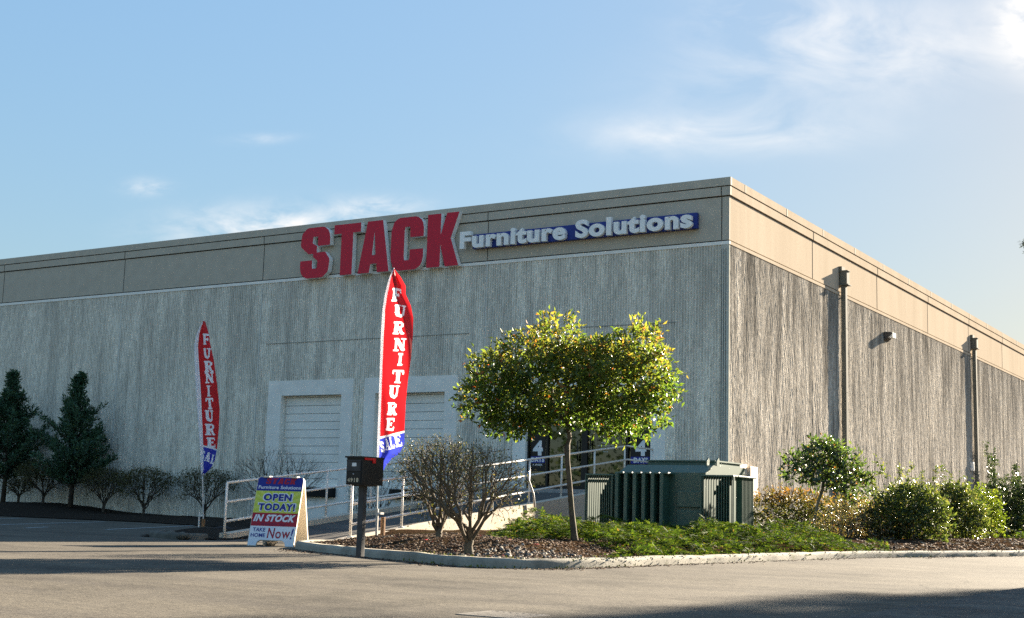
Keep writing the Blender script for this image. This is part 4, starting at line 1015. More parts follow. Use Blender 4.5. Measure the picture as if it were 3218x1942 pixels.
S2 = [(ch, *unproj(1140+zx/2.125, 820+zy/2.1243, B2), lh/2.124/s2, lw/2.124/s2, .25) for ch, zx, zy, lw, lh in [('S', 130, 1242, 34, 76), ('A', 164, 1222, 38, 80), ('L', 196, 1212, 30, 80), ('E', 234, 1196, 46, 86)]]
zb = unproj(1200, 1358, B2)[0]
feather(B2, R(14), pole2, right2, (zb-.10, zb+.01), L2, S2, .62, 'sunlit red feather flag in the mulch island, just behind the mailbox', 1/math.cos(R(14)), .09, 2.3)

# ================================================================== TRANSFORMER
TG = M['tgreen']; tz0 = .2
tr = empty('transformer', (-11, 23.8, tz0), 'dark green electrical transformer with radiator fins behind the juniper', 'transformer')
mb = MB(); prof = [(23.0, tz0), (23.0, 1.40), (23.35, 1.55), (24.0, 1.56), (24.9, 1.56), (24.9, tz0)]
mb.prism(prof, lambda u, v, t: (t, u, v), -11.85, -10.06); mb.build('tank', TG, tr)
mb = MB(); mb.bbox((-11.74, 24.0, .3), (-10.31, 25.3, 1.645), .02); mb.box((-11.76, 23.97, 1.645), (-10.29, 25.33, 1.672)); mb.build('cabinet', TG, tr)
mb = MB()
for k in range(6):
    x = -11.80+.187*k; mb.bbox((x, 22.72, .35), (x+.075, 23.01, 1.385), .012); mb.bbox((x-.002, 22.74, 1.36), (x+.16, 23.02, 1.392), .006)
mb.build('radiator_panel', TG, tr)
def bank(x0, x1, y0, y1, n, side=False):
    mb = MB()
    for k in range(n):
        x = x0+(x1-x0)*(k+.5)/n; mb.bbox((x-.008, y0, .38), (x+.008, y1, 1.325), .004)
    o = mb.build('radiator_fin', TG, tr); mb = MB()
    mb.bbox((x0-.02, y0-.03, 1.32), (x1+.02, y1+.02, 1.352), .008); mb.bbox((x0-.02, y0-.02, .34), (x1+.02, y1+.02, .38), .008)
    for x in (x0-.012, x1+.012): mb.bbox((x-.011, y0-.025, .3), (x+.011, y0+.02, 1.33), .004)
    mb.tube([(x0, y1-.04, 1.25), ((-11.9 if x0 < -11.9 else -10.0), y1-.04, 1.25)], .03, 8)
    mb.build('radiator_frame', TG, tr)
bank(-12.47, -11.92, 22.84, 23.02, 12); bank(-9.98, -9.38, 22.66, 22.84, 12)
mb = MB()
for k in range(9): mb.bbox((-9.56, 23.12+.066*k, .38), (-9.39, 23.136+.066*k, 1.325), .003)
mb.bbox((-9.60, 22.9, 1.32), (-9.36, 23.74, 1.352), .008); mb.build('radiator_fin', TG, tr)
mb = MB()
for z0, z1 in ((.42, .70), (.76, 1.06)): mb.bbox((-10.62, 22.955, z0), (-10.10, 23.0, z1), .012)
mb.build('access_panel', TG, tr)
mb = MB()
for x in (-10.22, -10.02):
    mb.prism([(0, 0), (.10, 0), (.13, .10), (.09, .16), (.0, .09)], lambda u, v, t: (x+t, 23.35+u, 1.54+v), 0, .03)
mb.build('lifting_lug', TG, tr)
mb = MB(); mb.bbox((-12.6, 22.5, .0), (-9.2, 25.5, tz0+.03), .02); mb.build('concrete_pad', M['landing'], tr)

# storm drain
dg_ = empty('storm_drain', (-4.42, 7.05, 0), 'rusty slotted storm drain grate sunk in the foreground asphalt', 'drain')
mb = MB(); x0, x1, y0, y1 = -4.66, -4.22, 6.9, 7.30
for lo, hi in (((x0, y0, -.02), (x1, y0+.03, .005)), ((x0, y1-.03, -.02), (x1, y1, .005)), ((x0, y0+.03, -.02), (x0+.03, y1-.03, .005)), ((x1-.03, y0+.03, -.02), (x1, y1-.03, .005))): mb.box(lo, hi)
mb.build('grate_frame', M['grate'], dg_)
mb = MB()
for k in range(8): mb.box((x0+.042+.048*k, y0+.03, -.02), (x0+.066+.048*k, y1-.03, .0045))
mb.build('grate_bar', M['grate'], dg_)
mb = MB(); mb.quad((x0+.03, y0+.03, .002), (x1-.03, y0+.03, .002), (x1-.03, y1-.03, .002), (x0+.03, y1-.03, .002)); mb.build('pit', M['rubber'], dg_)
# ================================================================== PLANTS
def lobes_cloud(lobes, n, rng, shell=.55, axes=None):
    """points and outward directions in a union of ellipsoids: (cx,cy,cz, rx,ry,rz)"""
    L = np.array(lobes, float); vol = L[:, 3]*L[:, 4]*L[:, 5]; vol = vol**.75; pick = rng.choice(len(L), n, p=vol/vol.sum())
    d = unit(rng.normal(size=(n, 3))); r = (shell**3+(1-shell**3)*rng.random((n, 1)))**(1/3)
    P = L[pick, :3] + d*r*L[pick, 3:]; return P, d
def world_axes(P, base):
    """(right, away, up) offsets -> world"""
    return np.array(base) + P[:, :1]*np.array(RT) + P[:, 1:2]*np.array(FW) + P[:, 2:]*np.array((0, 0, 1))
def dirs_axes(D): return D[:, :1]*np.array(RT) + D[:, 1:2]*np.array(FW) + D[:, 2:]*np.array((0, 0, 1))
def sprigs(P, D, rng, per, spread, L, wid, up=.35, fold=.2, stem=.16):
    """clusters of leaves along short shoots at P heading D"""
    n = len(P); D = unit(D + rng.normal(size=(n, 3))*.55 + np.array((0, 0, up)))
    Q = np.repeat(P, per, 0); E = np.repeat(D, per, 0); t = np.tile(np.linspace(0, 1, per), n).reshape(-1, 1)
    Q = Q + E*t*stem*rng.uniform(.6, 1.3, (n*per, 1)); A = unit(E*(.35+.5*t) + rng.normal(size=Q.shape)*spread)
    return leaf_geo(Q, A, L*rng.uniform(.6, 1.2, n*per), wid, fold, .06, rng)

# ---- the clipped tree in the island
def big_tree():
    rng = np.random.default_rng(5); base = Vector((-8.9, 15.95, bed_z(-8.9, 15.95)-.04))
    o = empty('broadleaf_tree', tuple(base), 'small wide crowned tree with glossy orange tipped leaves in the middle of the island', 'tree')
    lob = [(-1.12, .0, 2.08, .40, .45, .34), (-1.28, .1, 1.82, .30, .4, .30), (-.70, -.1, 2.30, .48, .5, .34), (-.28, .1, 2.62, .36, .45, .34), (.12, .1, 2.30, .46, .55, .34), (.50, 0, 2.34, .42, .5, .32), (-.95, 0, 1.50, .32, .35, .16), (-.62, 0, 1.50, .26, .3, .12), (1.02, .0, 2.58, .34, .45, .34), (1.18, .05, 2.15, .36, .5, .42), (1.38, .0, 1.98, .18, .3, .22), (.55, -.3, 2.05, .62, .5, .46), (-.15, -.25, 1.95, .62, .5, .42), (1.02, -.1, 1.62, .36, .4, .28), (.42, .2, 1.62, .40, .4, .22), (-.08, .7, 2.1, .9, .5, .5), (-.85, -.1, 1.75, .45, .4, .30), (-.95, .1, 1.52, .25, .3, .16), (-.35, 0, 1.55, .30, .3, .14), (.75, .1, 1.48, .3, .3, .16)]
    lob = [((u*.86 if u > 0 else u), v, h+.10, (r1*.93 if u > 0 else r1), r2, r3) for u, v, h, r1, r2, r3 in lob]
    P, D = lobes_cloud(lob, 3100, rng, .5)
    k = P[:, 2] > 1.36; P, D = P[k], D[k]
    V1 = sprigs(world_axes(P, base), dirs_axes(D), rng, 6, .65, .088, .42, .40, .22, .15)
    V, F = V1; np_mesh('crown', V, F, M['photinia'], o, base)
    mb = MB(); ax = lambda a, b, c: base+RT*a+FW*b+Vector((0, 0, c))
    mb.tube([ax(.03, 0, -.05), ax(.01, 0, .12), ax(-.03, 0, .45), ax(-.065, .0, .8), ax(-.10, 0, 1.1), ax(-.11, 0, 1.32)], [.062, .045, .038, .035, .034, .042], 12)
    tips = world_axes(P[rng.choice(len(P), 210, False)]*np.array((.92, .92, 1)) , base)
    veins(mb, ax(-.11, 0, 1.28), tips, .0038, 6, .34, .07, np.array((0, 0, 1.)), .52, .030, rng)
    mb.build('trunk', M['bark'], o)
big_tree()
def small_tree():
    rng = np.random.default_rng(8); base = Vector((-9.6, 27.4, bed_z(-9.6, 27.4)-.04))
    o = empty('broadleaf_tree', tuple(base), 'slender leaning sapling with a round glossy crown in front of the sunlit wall', 'tree')
    lob = [(.25, 0, 1.55, .52, .5, .42), (-.15, 0, 1.45, .42, .4, .32), (.72, 0, 1.42, .40, .4, .45), (.95, 0, 1.12, .22, .3, .42), (.30, 0, 1.82, .38, .4, .25), (.35, -.2, 1.30, .5, .4, .25)]
    P, D = lobes_cloud(lob, 560, rng, .35)
    V, F = sprigs(world_axes(P, base), dirs_axes(D), rng, 5, .7, .125, .42, .0, .22, .15); np_mesh('crown', V, F, M['smalltree'], o, base)
    mb = MB(); ax = lambda a, b, c: base+RT*a+FW*b+Vector((0, 0, c))
    mb.tube([ax(0, 0, -.05), ax(.06, 0, .3), ax(.15, 0, .7), ax(.25, 0, 1.0), ax(.28, 0, 1.2)], [.042, .035, .032, .036, .035], 8)
    veins(mb, ax(.28, 0, 1.15), world_axes(P[rng.choice(len(P), 60, False)], base), .004, 5, .34, .08, np.array((0, 0, 1.)), .5, .03, rng); mb.build('trunk', M['bark2'], o)
small_tree()

# ---- bare, twiggy shrubs
def dome_tips(n, rng, hw, top, low, flat=.35, depth=None):
    depth = depth or hw; out = []
    while len(out) < n:
        a = rng.uniform(0, 2*math.pi); r = math.sqrt(rng.uniform(0, 1)); zt = low+(top-low)*(1-flat*r**2.2)
        z = zt - abs(rng.normal())*.13*(top-low)-rng.uniform(0, .55)*(top-low)*(rng.random() < .40)
        k = .50+.5*min(1, max(0, (z-low*.2)/(top-low*.2)))**.8
        out.append((math.cos(a)*r*hw*k, math.sin(a)*r*depth*k, z))
    return np.array(out)
def bare_shrub(base, hw, top, low, n, seed, label, group, trunk=.05, tw='twig', buds=0, stems=1, bark='bark2', trunk_h=.3, depth=None, r_tip=.0022, lean=0, bl=.032):
    rng = np.random.default_rng(seed); base = Vector(base)
    o = empty('bare_shrub', tuple(base), label, 'shrub', group)
    T = dome_tips(n, rng, hw, top, low, .42, depth); T[:, 0] += lean*(T[:, 2]/top)
    Tw = world_axes(T, base); mb = MB()
    ax = lambda a, b, c: base+RT*a+FW*b+Vector((0, 0, c))
    f = ax(.01, 0, trunk_h)
    mt = MB(); mt.tube([ax(0, 0, -.06), ax(0, 0, .03), ax(-.01, 0, trunk_h*.6), f, ax(.015, 0, trunk_h*1.2)], [trunk*1.3, trunk*1.0, trunk*.88, trunk*.82, trunk*.35], 9); mt.build('trunk', M[tw], o)
    ang = np.arctan2(T[:, 1], T[:, 0]); k = np.argsort(ang); m = 9
    for part in np.array_split(k, m):
        if len(part) < 2: continue
        c = T[part].mean(0); d0 = unit(np.array([[c[0]*.8, c[1]*.8, .75*top]]))[0]; d0 = unit(dirs_axes(d0.reshape(1, 3)))[0]
        veins(mb, np.array(f)+d0*-.05-np.array((0, 0, rng.uniform(0, .4)*trunk_h)), Tw[part], r_tip, 5, .34, .09, d0, .5, trunk*.62, rng)
    mb.build('branches', M[tw], o)
    if buds:
        idx = rng.integers(0, n, buds); Q = Tw[idx] + rng.normal(size=(buds, 3))*np.array((.07, .07, .06)) - np.array((0, 0, .05))
        V, F = leaf_geo(Q, rng.normal(size=(buds, 3))+np.array((0, 0, .6)), bl*rng.uniform(.6, 1.4, buds), .42, .2, 0, rng); np_mesh('dry_leaves', V, F, M['bud'], o, base)
    return o
g1 = 'bare vase shaped bushes in the island'
bare_shrub((-8.82, 13.30, bed_z(-8.82, 13.3)-.02), .90, 1.36, .42, 1300, 21, 'nearest bare vase shaped bush on a thick mossy trunk in the mulch', g1, .060, 'twig', 2300, trunk_h=.17, lean=-.12)
bare_shrub((-10.65, 15.3, bed_z(-10.65, 15.3)-.02), .80, 1.46, .40, 950, 22, 'smaller bare bush behind the nearest one, with extra stems at its foot', g1, .045, 'twig', 1700, trunk_h=.12, lean=-.05)
g2 = 'pruned bare shrubs along the shaded front wall'
rowlab = {-31.08: 'roundest pruned bare shrub on the shaded wall, just left of the shaded feather flag', -28.55: 'pruned bare shrub right behind the pole of the shaded feather flag', -32.75: 'bare shrub just left of the roundest one along the shaded wall', -34.55: 'leafy twigged shrub between the two dark conifers', -35.6: 'thin stemmed little shrub at the dark mound near the left conifer'}
for i, (x, hw, tp, sd_, bd) in enumerate([(-31.08, 1.02, 1.50, 31, 3200), (-28.55, 1.12, 1.50, 32, 2600), (-32.85, .92, 1.40, 33, 3400), (-35.7, 1.05, 1.45, 34, 5200), (-36.9, .6, .85, 35, 900)]):
    lab = list(rowlab.values())[i]; y = 28.95
    bare_shrub((x, y, lbed_z(x, y)-.02), hw, tp, tp*.36, 900, sd_, lab, g2, .045, bl=.055, tw='twigdark', buds=bd, trunk_h=.26, bark='twigdark')
bare_shrub((-22.9, 25.8, lbed_z(-22.9, 25.8)-.02), 1.6, 2.0, .3, 800, 41, 'broad tangled bare shrub in front of the left loading door, behind the folding board', g2, .05, 'twigdark', 300, trunk_h=.12, bark='twigdark')
bare_shrub((-19.6, 25.6, lbed_z(-19.6, 25.6)-.02), .85, 1.55, .35, 220, 42, 'low bare shrub seen through the shaded railing, left of the mailbox', g2, .035, 'twigdark', 150, trunk_h=.1, bark='twigdark')
bare_shrub((-18.0, 23.0, lbed_z(-18.0, 23)-.02), .55, 1.15, .3, 130, 43, 'smallest bare shrub beside the shaded ramp wall behind the mailbox post', g2, .03, 'twigdark', 100, trunk_h=.1, bark='twigdark')

# ---- upright conifers on the left
def conifer(base, h, r, seed, label):
    rng = np.random.default_rng(seed); base = Vector(base); o = empty('conifer', tuple(base), label, 'tree', 'conifers against the shaded wall')
    mb = MB(); mb.tube([base+Vector((0, 0, -.1)), base+Vector((.05, 0, h*.5)), base+Vector((0, 0, h*.97))], [.085, .05, .01], 8)
    Ps, Ds = [], []
    for k in range(230):
        t = rng.random(); z = h*(.20+.78*t); az = rng.uniform(0, 2*math.pi)
        env = ((1-t)**1.25*(1 if t > .15 else .72+1.9*t)*(1+.30*math.sin(az*3+seed+t*7)+.25*math.sin(t*21+az*2))*r*rng.uniform(.45, 1.3))+.08
        a = base+Vector((0, 0, z-.12*h*(1-t)*.6)); d = Vector((math.cos(az), math.sin(az), .55+.5*t)).normalized(); e = a+d*env*1.15
        mb.tube([a, (a+e)/2-Vector((0, 0, .03)), e], [.014, .010, .004], 4, cap=False)
        m = int(12+40*env); tt = rng.random((m, 1))**.7
        Ps.append(np.array(a)+np.array(e-a)*(.25+.78*tt)+rng.normal(size=(m, 3))*.065*(1.2-tt)); Ds.append(np.repeat(np.array([d])*.6+np.array([[0, 0, .55]]), m, 0)+rng.normal(size=(m, 3))*.5)
    mb.build('trunk', M['twigdark'], o); P = np.concatenate(Ps); D = np.concatenate(Ds)
    V, F = sprigs(P, D, rng, 2, .35, .13, .34, .25, .1, .06); np_mesh('foliage', V, F, M['conifer'], o, base)
conifer((-34.15, 28.75, lbed_z(-34.15, 28.75)), 4.25, 1.3, 51, 'dark conifer with a ragged spire, the one standing wholly in view on the left')
conifer((-37.35, 28.7, lbed_z(-37.35, 28.7)), 4.25, 1.35, 52, 'dark conifer cut off by the left edge of the picture')

# ---- leafy shrubs on the sunny side
def leafy(name, base, lobes, n, per, L, mat, seed, label, group='leafy shrubs along the sunlit wall', wid=.45, up=.3, spread=.7, spires=(), stem=.12, shell=.45, cat='shrub'):
    rng = np.random.default_rng(seed); base = Vector(base); o = empty(name, tuple(base), label, cat, group)
    P, D = lobes_cloud(lobes, n, rng, shell); P[:, 2] = np.abs(P[:, 2])
    W_ = world_axes(P, base); E_ = dirs_axes(D); mb = MB()
    for (a, b, z0, z1) in spires:
        m = int(26*(z1-z0))+6; t = rng.random((m, 1)); top = np.array((a+rng.normal()*.1, b, z1)); bot = np.array((a, b, z0))
        S = bot+(top-bot)*t+rng.normal(size=(m, 3))*.045*(1.1-t); W_ = np.concatenate([W_, world_axes(S, base)]); E_ = np.concatenate([E_, rng.normal(size=(m, 3))*.6+np.array((0, 0, .5))])
        mb.tube([base+RT*a+FW*b+Vector((0, 0, .1)), base+RT*float(top[0])+FW*b+Vector((0, 0, z1))], [.012, .004], 4)
    tips = W_[rng.choice(len(W_), min(len(W_), 70), False)]
    for s in range(5):
        st = base+RT*rng.uniform(-.15, .15)*3+FW*rng.uniform(-.1, .1)
        near = tips[np.argsort(np.abs((tips-np.array(st))@np.array(RT)))[:14]]
        veins(mb, np.array(st), near, .0045, 4, .34, .1, np.array((0, 0, 1.)), .5, .03, rng)
    mb.build('stems', M['twig'], o)
    V, F = sprigs(W_, E_, rng, per, spread, L, wid, up, .2, stem); np_mesh('foliage', V, F, M[mat], o, base); return o
def bz(x, y): return bed_z(x, y)-.03
leafy('leafy_shrub', (-10.75, 29.6, bz(-10.75, 29.6)), [(-.55, 0, .45, .62, .5, .50), (.15, 0, .55, .75, .5, .48), (.85, .1, .50, .62, .5, .40), (-.2, .2, .62, .8, .4, .45)], 1300, 5, .078, 'nandina', 61, 'rounded shrub with rusty red upper leaves right of the transformer')
leafy('leafy_shrub', (-8.6, 27.6, bz(-8.6, 27.6)), [(-.3, 0, .25, .7, .5, .35), (.35, .1, .30, .6, .5, .48), (.75, -.1, .12, .55, .5, .22), (-.1, .5, .45, .6, .5, .40), (.5, .9, .4, .7, .6, .45)], 1300, 5, .068, 'lowgrey', 62, 'low sprawling greyish shrub with brown tinged leaves left of the big green one')
leafy('leafy_shrub', (-7.75, 28.2, bz(-7.75, 28.2)), [(-.1, 0, .55, .68, .6, .58), (.25, -.15, .40, .55, .5, .45), (-.45, 0, .40, .45, .5, .42), (.15, .1, .85, .45, .45, .30), (.45, 0, .6, .35, .4, .4)], 1900, 5, .082, 'viburnum', 63, 'biggest rounded olive green shrub, nearest the kerb on the right', spires=[(-.2, .3, .8, 1.65), (.5, .3, .8, 1.5), (-.6, .1, .5, 1.35), (.1, .3, .9, 1.55)])
leafy('leafy_shrub', (-7.9, 33.0, bz(-7.9, 33)), [(0, 0, .70, .50, .5, .60), (.15, -.1, .45, .48, .5, .42), (-.2, .1, .95, .35, .4, .35)], 1400, 5, .082, 'viburnum', 64, 'narrower olive shrub just right of the biggest one, in front of the second downspout', spires=[(-.3, .2, .9, 1.6), (.2, .2, .9, 1.55)])
leafy('leafy_shrub', (-8.1, 36.5, bz(-8.1, 36.5)), [(0, 0, .80, .42, .45, .55), (.1, 0, .45, .40, .45, .40)], 620, 5, .085, 'yellowgreen', 65, 'bright yellow green shrub below the second downspout')
leafy('leafy_shrub', (-8.3, 41.0, bz(-8.3, 41)), [(0, 0, .9, .8, .7, .85), (.6, .1, .8, .7, .7, .75), (-.3, 0, .6, .6, .6, .6)], 1700, 5, .10, 'darkshrub', 66, 'tall dark green shrub at the right edge beyond the yellow green one', spires=[(-.4, .3, 1.2, 2.5), (.3, .2, 1.3, 2.1), (.8, .2, 1.3, 2.0)])
leafy('leafy_shrub', (-10.9, 37.5, bz(-10.9, 37.5)), [(-.3, 0, .7, .8, .5, .55), (.6, 0, .75, .8, .5, .55), (1.4, 0, .7, .7, .5, .55)], 800, 4, .075, 'viburnum', 67, 'thin wispy hedge of upright shoots close to the sunlit wall', spires=[(-.6, 0, .8, 2.1), (0, 0, .9, 1.7), (.5, 0, .9, 1.9), (1.0, 0, .9, 1.75), (1.5, 0, .9, 1.95), (1.9, 0, .9, 1.7)])
leafy('climbing_vine', (-12.2, 56.4, bed_z(-12.2, 56.4)), [(.1, 0, 1.0, .7, .3, .9), (.7, .1, .9, .8, .3, .8)], 620, 4, .12, 'darkshrub', 68, 'tall pointed vine climbing the far sunlit wall right of the second downspout', None, spires=[(0, 0, 1.2, 3.5), (.1, 0, 1.0, 2.9), (1.0, 0, 1.0, 2.5)], cat='vine')

# ---- juniper ground cover: one uncountable mass of feathery sprays
def spray_geo(P, D, L, rng, barbs=9):
    n = len(P); D = unit(D); S = unit(np.cross(D, np.array((0, 0, 1.))+rng.normal(size=(n, 3))*.35)); N = np.cross(S, D)
    Vs = []; 
    for k in range(barbs):
        t = (k+.3)/barbs; sg = 1 if k % 2 else -1
        b = P+D*L*t*.85+N*L*.10*t*t*-1
        d = unit(D*(.75+.25*t)+S*sg*(.75-.45*t)+N*rng.uniform(-.1, .3, (n, 1)))
        l = L*(.42-.16*t)*rng.uniform(.7, 1.2, (n, 1)); w = unit(np.cross(d, N))*l*.19
        Vs.append(np.stack([b-w*.5, b+d*l*.55+w, b+d*l, b+d*l*.5-w], 1))
    V = np.stack(Vs, 1).reshape(-1, 3); m = len(V)//4; i = np.arange(m)*4
    return V, np.stack([i, i+1, i+2, i+3], 1)
def juniper(name, poly, n, seed, hmax, fall=.7, L=(.10, .17)):
    rng = np.random.default_rng(seed); pts = np.array(poly); lo, hi = pts.min(0), pts.max(0); P = []
    def inside(x, y):
        c = False; j = len(poly)-1
        for i in range(len(poly)):
            if (poly[i][1] > y) != (poly[j][1] > y) and x < (poly[j][0]-poly[i][0])*(y-poly[i][1])/(poly[j][1]-poly[i][1])+poly[i][0]: c = not c
            j = i
        return c
    def edged(x, y):
        d = 9
        for (ax, ay), (bx, by) in zip(poly, poly[1:]+poly[:1]):
            L2 = (bx-ax)**2+(by-ay)**2; t = max(0, min(1, ((x-ax)*(bx-ax)+(y-ay)*(by-ay))/L2)); d = min(d, math.hypot(x-ax-t*(bx-ax), y-ay-t*(by-ay)))
        return d
    hf = lambda x, y: hmax*smooth(edged(x, y)/fall)*(.56+.55*nz(x+3, y, 1.2)+.85*nz(x, y+5, 2.4))
    D = []
    while len(P) < n:
        x, y = rng.uniform(lo[0], hi[0]), rng.uniform(lo[1], hi[1])
        if not inside(x, y): continue
        h = max(.02, hf(x, y)); e = .12
        gx, gy = hf(x+e, y)-hf(x-e, y), hf(x, y+e)-hf(x, y-e)
        a = rng.uniform(0, 2*math.pi); out = Vector((-gx*4+math.cos(a)*.8+.25, -gy*4+math.sin(a)*.8-.25, rng.uniform(-.05, .32)))
        P.append((x, y, bed_z(x, y)+h*(1 if rng.random() < .8 else rng.uniform(.25, .9))-.05)); D.append(tuple(out))
    P, D = np.array(P), np.array(D); V, F = spray_geo(P, D, rng.uniform(*L, (n, 1)), rng); o = np_mesh(name, V, F, M['juniper'], None, (0, 0, 0), 'stuff')
    mb = MB(); step = .16; xs = np.arange(lo[0], hi[0], step); yy = np.arange(lo[1], hi[1], step)
    return o, hf, inside, lo, hi
J1 = [(-11.3, 17.6), (-10.3, 16.35), (-9.5, 15.5), (-9.05, 15.75), (-8.65, 16.0), (-8.1, 15.55), (-7.85, 14.9), (-7.7, 14.55), (-7.5, 14.75), (-7.45, 15.8), (-7.35, 18), (-7.18, 20.9), (-6.9, 22.8), (-6.65, 23.6), (-7.2, 24.0), (-8.4, 24.0), (-8.9, 25.2), (-9.25, 25.6), (-9.25, 22.6), (-12.4, 22.5), (-12.8, 22.0), (-12.5, 20.0)]
def ground_cover(name, poly, n, seed, hmax, label, fall=.45):
    o, hf, inside, lo, hi = juniper(name, poly, n, seed, hmax, fall); tag(o, label, 'ground cover'); return o
ground_cover('juniper_cover', J1, 16000, 71, .29, 'spreading bright green juniper carpeting the island in front of the transformer')
J2 = [(-7.6, 35.5), (-6.2, 33.6), (-5.2, 34.5), (-4.6, 38), (-4.6, 42), (-6.4, 42), (-7.4, 39)]
ground_cover('juniper_cover', J2, 1800, 72, .28, 'small patch of juniper by the kerb at the right edge')

# ---- chips, pebbles, fallen leaves
def scatter(name, fn, n, seed, mat, size, label, cat, flat=.35, asp=(1.5, 4.0)):
    rng = np.random.default_rng(seed); V, F = [], []
    for i in range(n):
        x, y, z = fn(rng); s = size*rng.uniform(.5, 1.4); a = rng.uniform(0, 6.28); l = s*rng.uniform(*asp); t = rng.normal()*.35
        c, sn = math.cos(a), math.sin(a); b = len(V)*1
        for (p, q, r) in ((-l, -s, 0), (l, -s*.8, 0), (l*.9, s*.7, 0), (-l*.8, s, 0), (-l*.7, -s*.6, s*flat*2), (l*.7, -s*.5, s*flat*2), (l*.65, s*.5, s*flat*2), (-l*.6, s*.6, s*flat*2)):
            V.append((x+p*c-q*sn, y+p*sn+q*c, z+r+p*t*.5))
        F += [(b+4, b+5, b+6, b+7), (b, b+1, b+5, b+4), (b+1, b+2, b+6, b+5), (b+2, b+3, b+7, b+6), (b+3, b, b+4, b+7)]
    o = np_mesh(name, np.array(V), np.array(F), mat, None, (0, 0, 0), 'stuff'); tag(o, label, cat); return o
def isl(rng):
    while True:
        y = 12.6+4.6*rng.random()**1.25; xr = kx_at(y, 1); xl = kx_at(y, -1) if y < 16.3 else rp((y-16.5), 0, 0).x+.1
        if xr is None or xl is None: continue
        x = rng.uniform(xl+.17, xr-.17)
        if xr-xl > .4 and kdist(x, y) > .17: return x, y, bed_z(x, y)-.004
scatter('bark_chips', isl, 9000, 81, M['chips'], .010, 'brown bark chips strewn over the mulch island', 'mulch', .4)
def peb(rng):
    while True:
        x, y = -8.25+.42*rng.normal(), 13.45+.5*rng.normal()
        if kdist(x, y) > .2 and 12.7 < y < 14.9 and x < -7.6: return x, y, bed_z(x, y)-.008
scatter('pebbles', peb, 170, 82, M['pebble'], .020, 'scatter of grey pebbles in the mulch right of the nearest bare bush', 'pebbles', .55, (.9, 1.5))
def rl(rng):
    return isl(rng)
scatter('fallen_leaves', lambda r: (lambda p: (p[0], p[1], p[2]+.008))(isl(r)), 26, 83, M['redleaf'], .018, 'few red fallen leaves lying on the mulch', 'leaves', .12, (1.2, 1.8))
def isl2(rng):
    while True:
        y = rng.uniform(22.8, 44); xr = kx_at(y, 1); x = xr-.18-abs(rng.normal())*1.3
        if x > -10.5: return x, y, bed_z(x, y)-.004
scatter('bark_chips', isl2, 4200, 86, M['chips'], .016, 'bark chips in the strip of bed under the sunlit shrubs', 'mulch', .4)
KS = resample(KERB, .04)
def gut(rng):
    i = int(rng.integers(40, min(len(KS)-2, 520))); x, y = KS[i]; a, b = KS[i-1], KS[i+1]; dx, dy = b[0]-a[0], b[1]-a[1]; L_ = math.hypot(dx, dy)+1e-9
    q = .02+abs(rng.normal())*.16*(.5+1.2*max(0, nz(x, y, 1.3)+.3)); return x+dy/L_*q, y-dx/L_*q, .0015
scatter('gutter_grit', gut, 2600, 87, M['chips'], .0065, 'line of grit and leaf litter along the foot of the kerb', 'litter', .3)
rng_ = np.random.default_rng(85); KP = resample(KERB, .05); V_, F_ = [], []
for i in range(900):
    x, y = KP[int(rng_.integers(60, min(len(KP), 330)))]; y0 = rng_.normal()
    inn = rng_.random() < .55; V_.append((x+rng_.normal()*.02, y+rng_.normal()*.02+(.17 if inn else -.015), (.104 if inn else .004)))
vm, fm = leaf_geo(np.array(V_), RNG.normal(size=(900, 3))+np.array((0, 0, .8)), .03*RNG.uniform(.5, 1.3, 900), .6, .2)
tag(np_mesh('moss', vm, fm, M['moss'], None, (0, 0, 0), 'stuff'), 'yellow green moss tufts along the edge of the kerb', 'moss')

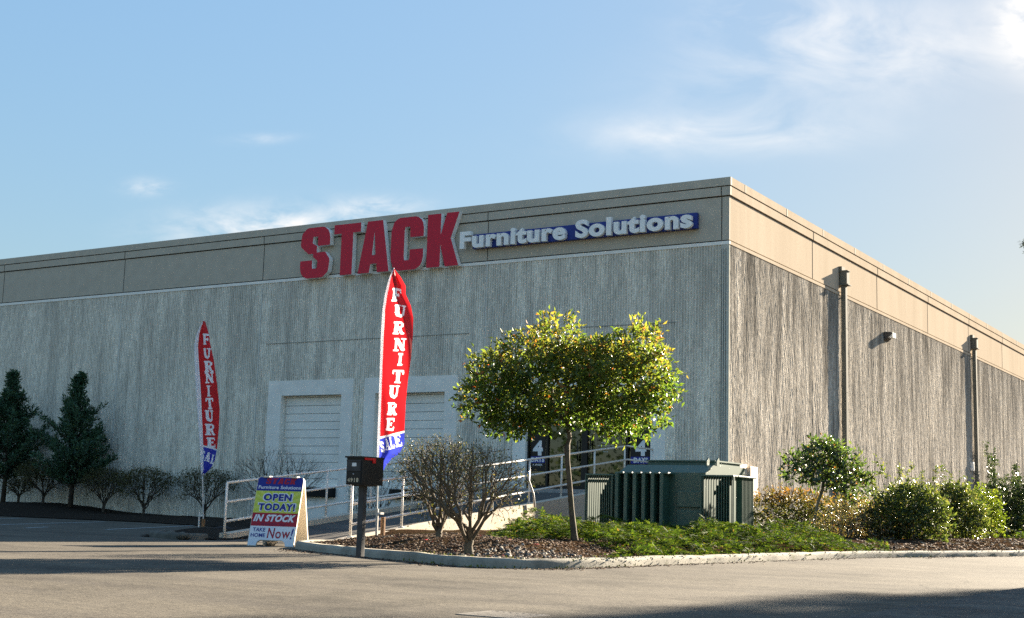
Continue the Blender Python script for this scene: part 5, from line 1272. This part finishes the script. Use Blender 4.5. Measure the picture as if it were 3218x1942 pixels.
# ---- tall pines standing off to the right, whose shadows cross the asphalt
def pine(base, h, h0, r, seed, label, n=120, reach=(), pw=.7):
    rng = np.random.default_rng(seed); base = Vector(base); o = empty('pine_tree', tuple(base), label, 'tree', 'pines beyond the right end of the picture')
    mb = MB(); mb.tube([base, base+Vector((.1, 0, h*.5)), base+Vector((0, 0, h))], [.20, .14, .02], 8); Ps, Ds = [], []
    br = []
    for k in range(n):
        t = k/n; z = h0+(h-h0)*t; az = k*2.4+rng.normal()*.3; br.append((z, az, r*(1-t)**pw*rng.uniform(.65, 1.15)+.15))
    for z, az, l in reach: br.append((z, az, l))
    for z, az, l in br:
        a = base+Vector((0, 0, z)); e = a+Vector((math.cos(az)*l, math.sin(az)*l, .12*l)); mb.tube([a, (a+e)/2+Vector((0, 0, -.05*l)), e], [.035, .022, .006], 4, cap=False)
        m = int(85*l); t = .15+.75*rng.random((m, 1)); Ps.append(np.array(a)+np.array(e-a)*t+rng.normal(size=(m, 3))*np.array((.16, .16, .10))); Ds.append(np.repeat(np.array([e-a]), m, 0)*.5/l+rng.normal(size=(m, 3))*.5)
    mb.build('trunk', M['bark'], o); V, F = sprigs(np.concatenate(Ps), np.concatenate(Ds), rng, 4, .6, .20, .22, .2, .1, .10); np_mesh('crown', V, F, M['pine'], o, base)
def st(s, t): return (s*math.sin(SUN_AZ)+t*math.cos(SUN_AZ), t*math.sin(SUN_AZ)-s*math.cos(SUN_AZ), 0)
pine((-14.3, 92, 0), 23, 11, 3.0, 91, 'tall pine behind the building whose branch tip pokes into the right edge of the sky', 150, [(18.6, math.pi+.15, 3.4), (18.2, math.pi-.1, 3.3)])
pine(st(-3.7, 43), 14.6, 9.2, 1.95, 92, 'shorter pine out of frame whose shadow reaches the bottom of the picture', 150, [(12.2, SUN_AZ+math.pi/2, 2.9), (11.6, SUN_AZ+math.pi/2+.3, 2.7)], .4)
pine(st(-.4, 46), 14.5, 7.5, 2.6, 93, 'pine farther right beyond the street, out of frame', 110)

# ---- the belt of trees across the street, behind the viewer (it shows as the olive reflection in the entrance glass)
rng = np.random.default_rng(99); n = 12000
lob = [(-70+9*i+3*math.sin(i*2.1), -58+5*math.sin(i*1.3), 5+1.5*math.sin(i*1.9), 6.5, 4.5, 5.5+1.5*math.sin(i*2.7)) for i in range(16)]
P, D = lobes_cloud(lob, n, rng, .6); k = P[:, 2] > .3; V, F = leaf_geo(P[k], D[k]+rng.normal(size=D[k].shape)*.7, rng.uniform(.35, .7, k.sum()), .8, .2, 0, rng)
tag(np_mesh('far_trees', V, F, M['darkshrub'], None, (0, 0, 0), 'stuff'), 'belt of trees across the street, behind the viewer', 'trees')
